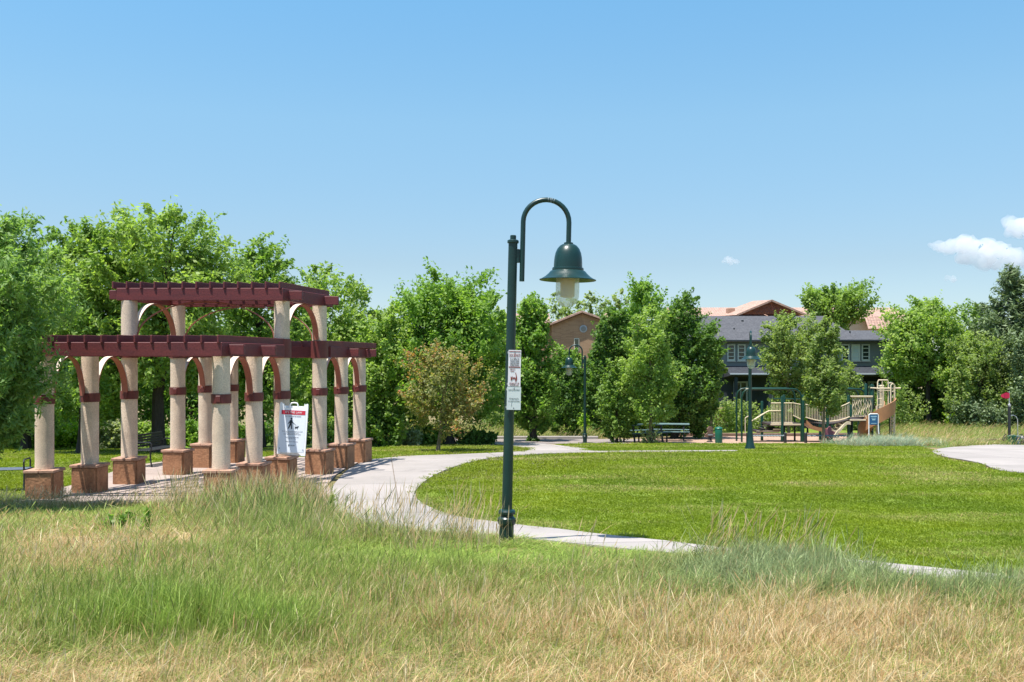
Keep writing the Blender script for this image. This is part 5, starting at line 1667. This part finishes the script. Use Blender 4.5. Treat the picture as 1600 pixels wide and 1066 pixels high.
# thinner with distance beyond 10 m
keep &= r.uniform(0, 1, len(x)) < np.clip(1.25 - (y - 7) * .055, .55, 1)
x, y = x[keep], y[keep]
gx = 800 + F * x / y
gy = HY - F * gz(y) / y
n = len(x)
dry = .26 + .50 * (vnoise(x, y, 1.1, 1) - .5) + .30 * (vnoise(x, y, .35, 2) - .5)
hgt = .62 + .38 * (vnoise(x, y, .8, 3) - .5)
lush = np.zeros(n); blue = np.zeros(n); brown = np.zeros(n)
a = E(gx, gy, 255, 975, 200, 32); dry -= .60 * a; hgt += .35 * a; lush += a
a = E(gx, gy, 440, 985, 120, 24); dry -= .25 * a; lush += .4 * a
a = E(gx, gy, 90, 885, 170, 26); dry += .22 * a
dry += .34 * np.clip((gy - 1008) / 50, 0, 1.1); hgt -= .25 * np.clip((gy - 1015) / 60, 0, 1)
a = E(gx, gy, 1300, 985, 420, 45); dry += .50 * a; hgt -= .10 * a; brown += a
a = E(gx, gy, 900, 985, 260, 36); dry += .16 * a
a = E(gx, gy, 650, 905, 420, 28); dry -= .10 * a; lush += .30 * a
a = E(gx, gy, 1290, 915, 220, 24) + E(gx, gy, 1560, 925, 140, 22); a = np.clip(a, 0, 1); dry -= .5 * a; hgt += .12 * a; blue += .8 * a
a = E(gx, gy, 1120, 905, 100, 22); dry -= .35 * a; blue += .5 * a
a = E(gx, gy, 118, 850, 42, 13) + E(gx, gy, 285, 846, 50, 13); a = np.clip(a, 0, 1); dry += .7 * a; hgt -= .75 * a; brown += a
a = E(gx, gy, 420, 815, 130, 36); dry -= .30 * a; hgt += .80 * a; blue += .25 * a
a = E(gx, gy, 200, 795, 170, 20); dry -= .30 * a; lush += .9 * a; hgt -= .1 * a
a = E(gx, gy, 760, 868, 300, 22) ; dry -= .42 * a; lush += .8 * a; hgt -= .50 * a
a = E(gx, gy, 60, 790, 80, 20); dry -= .3 * a; lush += .3 * a
a = E(gx, gy, 120, 870, 200, 35); dry += .08 * a
dry = np.clip(dry, .05, .97); hgt = np.clip(hgt, .22, 2.0)
a = E(gx, gy, 120, 797, 210, 20); hgt *= 1 - .78 * np.clip(a, 0, 1)
a = E(gx, gy, 792, 868, 60, 14); hgt *= 1 - .55 * a
a = E(gx, gy, 1235, 893, 120, 13); hgt += .55 * a; blue += .6 * a; hgt *= .92
edge = inside(PATH, x, y + .55) & (gx > 540) & (gx < 1060)
hgt[edge] *= .45; lush[edge] += .6
# keep the right stretch of path in sight
e2 = inside(PATH, x, y + .75) & (gx > 1375) & (gx < 1500)
hgt[e2] *= .35
tint = np.stack([.180 + 0 * x, .235 + 0 * x, .050 + 0 * x], 1)
lu = np.array([.210, .295, .048]); bl = np.array([.235, .285, .130]); ol = np.array([.27, .285, .080])
vv = vnoise(x, y, .9, 8)[:, None]
tint = tint * (1 - .5 * vv) + ol * .5 * vv
lush = np.clip(lush * (.35 + 1.2 * vnoise(x, y, .45, 9)), 0, 1)[:, None]; blue = np.clip(blue, 0, 1)[:, None]
tint = tint * (1 - lush) + lu * lush
tint = tint * (1 - blue) + bl * blue
tint *= r.uniform(.95, 1.5, n)[:, None]
idx = r.choice([0, 1, 2, 3, 4, 5, 10, 11], n, p=[.17, .16, .16, .12, .10, .07, .12, .10])
m = (lush[:, 0] > .45) & (r.uniform(0, 1, n) < .75); idx[m] = r.choice([8, 9, 1], m.sum())
m = (blue[:, 0] > .45) & (r.uniform(0, 1, n) < .6); idx[m] = r.choice([8, 9, 0], m.sum())
m = (gy > 1020) & (r.uniform(0, 1, n) < .35); idx[m] = r.choice([10, 11, 3], m.sum())
m = (brown > .6) & (gy < 870); idx[m] = r.choice([10, 11], m.sum())
ws = np.clip(y / 8.5, .85, 1.75)
sc = np.stack([ws * r.uniform(.85, 1.15, n), ws * r.uniform(.85, 1.15, n), hgt * r.uniform(.8, 1.2, n)], 1)
scatter('wild_grass', np.stack([x, y, gz(y) - .005], 1), r.uniform(-.6, .6, n) + r.choice([0, PI * .3, -PI * .3], n), r.normal(0, .09, (n, 2)), sc, idx, tint, dry, 'half dry wild meadow grass in tan, green and blue green across the foreground')
# tall seed stalks standing over the rest
x, y, r = candidates(-60, 1660, 9.0, 17.9, 60, 15)
gx = 800 + F * x / y; gy = HY - F * gz(y) / y
dn = .9 * E(gx, gy, 1300, 900, 210, 16) + .5 * E(gx, gy, 1540, 905, 120, 16) + .85 * E(gx, gy, 420, 800, 120, 22) + .60 * E(gx, gy, 100, 787, 120, 9) + .25 * E(gx, gy, 650, 850, 120, 12)
keep = (r.uniform(0, 1, len(x)) < dn) & ~inside(LAWN, x, y) & ~inside(PATH, x, y) & ~inside(PATIO, x, y)
x, y = x[keep], y[keep]; gx = gx[keep]; n = len(x)
dry = np.clip(.62 + r.normal(0, .15, n), .2, .95)
sc = np.stack([r.uniform(1.2, 1.6, n), r.uniform(1.2, 1.6, n), np.where(gx > 1000, 1.05, np.where(gx < 250, .62, 1.15)) * r.uniform(.8, 1.25, n)], 1)
scatter('seed_stalks', np.stack([x, y, gz(y)], 1), r.uniform(-.6, .6, n), r.normal(0, .10, (n, 2)), sc, r.choice([4, 5], n), np.tile([.13, .17, .05], (n, 1)), dry, 'tall pale seed stalks rising over the wild grass beside path and pergola')
# mown lawn
x, y, r = candidates(-60, 1680, 8.0, 38.6, 60, 25)
in1 = inside(LAWN, x, y); in2 = inside(LAWN2, x, y) | inside(LAWN3, x, y)
keep = (in1 | in2) & ~inside(PATH, x, y) & ~inside(PAD, x, y) & ~inside(PATIO, x, y) & ~inside(BED, x, y)
keep &= r.uniform(0, 1, len(x)) < np.clip(1.5 - y / 22., .30, 1)
x, y = x[keep], y[keep]; n = len(x)
v1, v2, v3 = vnoise(x, y * .6, 2.2, 31), vnoise(x, y, .7, 32), vnoise(x * .35, y * 1.3, 1.2, 33)
a = np.array([.235, .300, .014]); b = np.array([.165, .245, .012]); c = np.array([.34, .36, .09])
k = np.clip((v1 - .3) * 2, 0, 1)[:, None]
tint = a * (1 - k) + b * k
k2 = (np.clip((v3 - .50) * 3.2, 0, 1) * .85)[:, None]
tint = tint * (1 - k2) + c * k2
tint *= (r.uniform(.9, 1.12, n) * (.85 + .3 * v2))[:, None]
ws = np.clip(y / 11., 1.0, 2.4)
sc = np.stack([ws, ws, r.uniform(.55, .9, n) * np.clip(y / 16, 1, 1.5)], 1)
scatter('lawn_grass', np.stack([x, y, gz(y) + .004], 1), r.uniform(0, 6.28, n), r.normal(0, .05, (n, 2)), sc, r.choice([6, 7], n), tint, np.clip(.10 * k2[:, 0] - .01, 0, .2), 'short mown bright green lawn grass between the path and the pad', var=.35)
# fringe and clumps in the distance
x, y, r = candidates(560, 1760, 34.5, 58, 9, 35)
gx = 800 + F * x / y; gy = HY - F * gz(y) / y
clump = 1.0 * E(x, y, X(1385, 36.8), 36.8, 1.1, .8) + .9 * E(x, y, X(1330, 38.2), 38.2, 1.0, .5)
gold = ((inside(ROUGH2, x, y)) | (inside(ROUGH, x, y) & (y > 44.4))) & ~inside(PAD, x, y)
keep = (clump > .25) | gold
keep &= ~inside(PATH, x, y)
x, y, clump = x[keep], y[keep], clump[keep]; n = len(x)
isc = clump > .25
tint = np.where(isc[:, None], np.array([.30, .38, .24]), np.array([.22, .28, .06])) * r.uniform(.75, 1.25, n)[:, None]
dry = np.where(isc, .15, .26 + .2 * (vnoise(x, y, 3, 41) - .5))
ws = np.full(n, 3.0)
hh = np.where(isc, 1.0, np.where((y < 42), .8, 1.0)) * r.uniform(.7, 1.3, n)
sc = np.stack([ws, ws, hh], 1)
scatter('meadow_grass', np.stack([x, y, gz(y) + .004], 1), r.uniform(-.5, .5, n), r.normal(0, .08, (n, 2)), sc, r.choice([0, 1, 4, 5, 8], n), tint, dry, 'tall golden and silvery meadow grass beyond the lawn')
# denser silver clump by the blue board
x = r.normal(X(1388, 36.6), .70, 260); y = r.normal(36.8, .5, 260); n = 260
sc = np.stack([np.full(n, 2.2), np.full(n, 2.2), r.uniform(.8, 1.45, n)], 1)
scatter('silver_grass', np.stack([x, y, gz(y)], 1), r.uniform(-.5, .5, n), r.normal(0, .12, (n, 2)), sc, r.choice([8, 9, 0, 1], n), np.tile([.40, .48, .34], (n, 1)) * r.uniform(.7, 1.2, n)[:, None], np.full(n, .12), 'silvery blue ornamental grass clump in front of the play slide')

# ------------------------------------------------------------ clouds: heaps of rounded vapour far away
def cloudmat(name):
    m, nt, out = newmat(name)
    v = nt.nodes.new('ShaderNodeVolumePrincipled')
    v.inputs['Color'].default_value = (1, 1, 1, 1)
    v.inputs['Density'].default_value = 0.038
    v.inputs['Anisotropy'].default_value = 0.2
    nt.links.new(v.outputs[0], out.inputs['Volume'])
    return m
M['cloud'] = cloudmat('cloud_vapour')
CD = 1500.0
from mathutils import noise as mnoise
def cloud(label, puffs, seed):
    cx = sum(p[0] for p in puffs) / len(puffs); cy = sum(p[1] for p in puffs) / len(puffs)
    o3 = Vector((X(cx, CD), CD, Z(cy, CD)))
    b = MB(); r = random.Random(seed)
    for (px_, py_, rr) in puffs:
        bm = bmesh.new()
        bmesh.ops.create_icosphere(bm, subdivisions=3, radius=1)
        c = Vector((X(px_, CD) - o3.x, r.uniform(-10, 10), Z(py_, CD) - o3.z))
        R_ = rr
        for v in bm.verts:
            q = v.co.normalized()
            k = 1 + .38 * mnoise.fractal(q * 1.6 + Vector((px_, py_, seed)), 1.0, 2.0, 4)
            v.co = c + Vector((q.x * R_ * k, q.y * R_ * k, q.z * R_ * k * .85))
        bm.verts.index_update()
        b.add([v.co.copy() for v in bm.verts], [[v.index for v in f.verts] for f in bm.faces])
        bm.free()
    me0 = bpy.data.meshes.new('cloud'); me0.from_pydata(b.v, [], b.f)
    ob = bpy.data.objects.new('cloud_tmp', me0); C.objects.link(ob)
    md = ob.modifiers.new('r', 'REMESH'); md.mode = 'VOXEL'; md.voxel_size = max(p[2] for p in puffs) * .11
    bpy.context.view_layer.update()
    me = bpy.data.meshes.new_from_object(ob.evaluated_get(bpy.context.evaluated_depsgraph_get()))
    bpy.data.objects.remove(ob); me.name = 'cloud'
    big = max(p[2] for p in puffs)
    for v in me.vertices:
        q = v.co
        v.co = q + v.normal * big * .26 * mnoise.fractal(q / big * 1.3, 1.1, 2.0, 3)
    o = link_mesh('cloud', me, M['cloud'], None, smooth=True)
    o.location = o3
    tag(o, label, 'cloud', 'small white clouds over the right side')
    o.visible_shadow = True
def puffs(lst, seed, k=3):
    r = random.Random(seed); out = []
    for x, y, q in lst:
        out.append((x, y, q))
        for i in range(k):
            a = r.uniform(0, 2 * PI)
            out.append((x + q * .8 * math.cos(a), y - q * .6 * abs(math.sin(a)) + q * .15, q * r.uniform(.35, .6)))
    return out
cloud('largest white cloud above the bright round tree', puffs([(1462, 385, 10), (1478, 388, 13), (1498, 383, 17), (1518, 386, 20), (1540, 392, 20), (1560, 396, 18), (1580, 402, 16), (1598, 408, 14), (1535, 410, 14), (1512, 402, 14), (1560, 412, 13), (1585, 415, 12), (1612, 412, 14)], 3), 1)
cloud('white cloud cut by the right edge, above the largest one', puffs([(1592, 358, 16), (1606, 352, 20), (1578, 344, 9), (1572, 352, 6), (1620, 360, 18)], 5), 2)
cloud('tiny cloud puff left of the far spreading tree', puffs([(1136, 406, 6), (1142, 408, 7), (1148, 410, 5), (1132, 409, 4)], 6, 2), 3)
cloud('small faint cloud under the largest one', puffs([(1478, 435, 5), (1486, 437, 6), (1493, 438, 4)], 7, 2), 4)
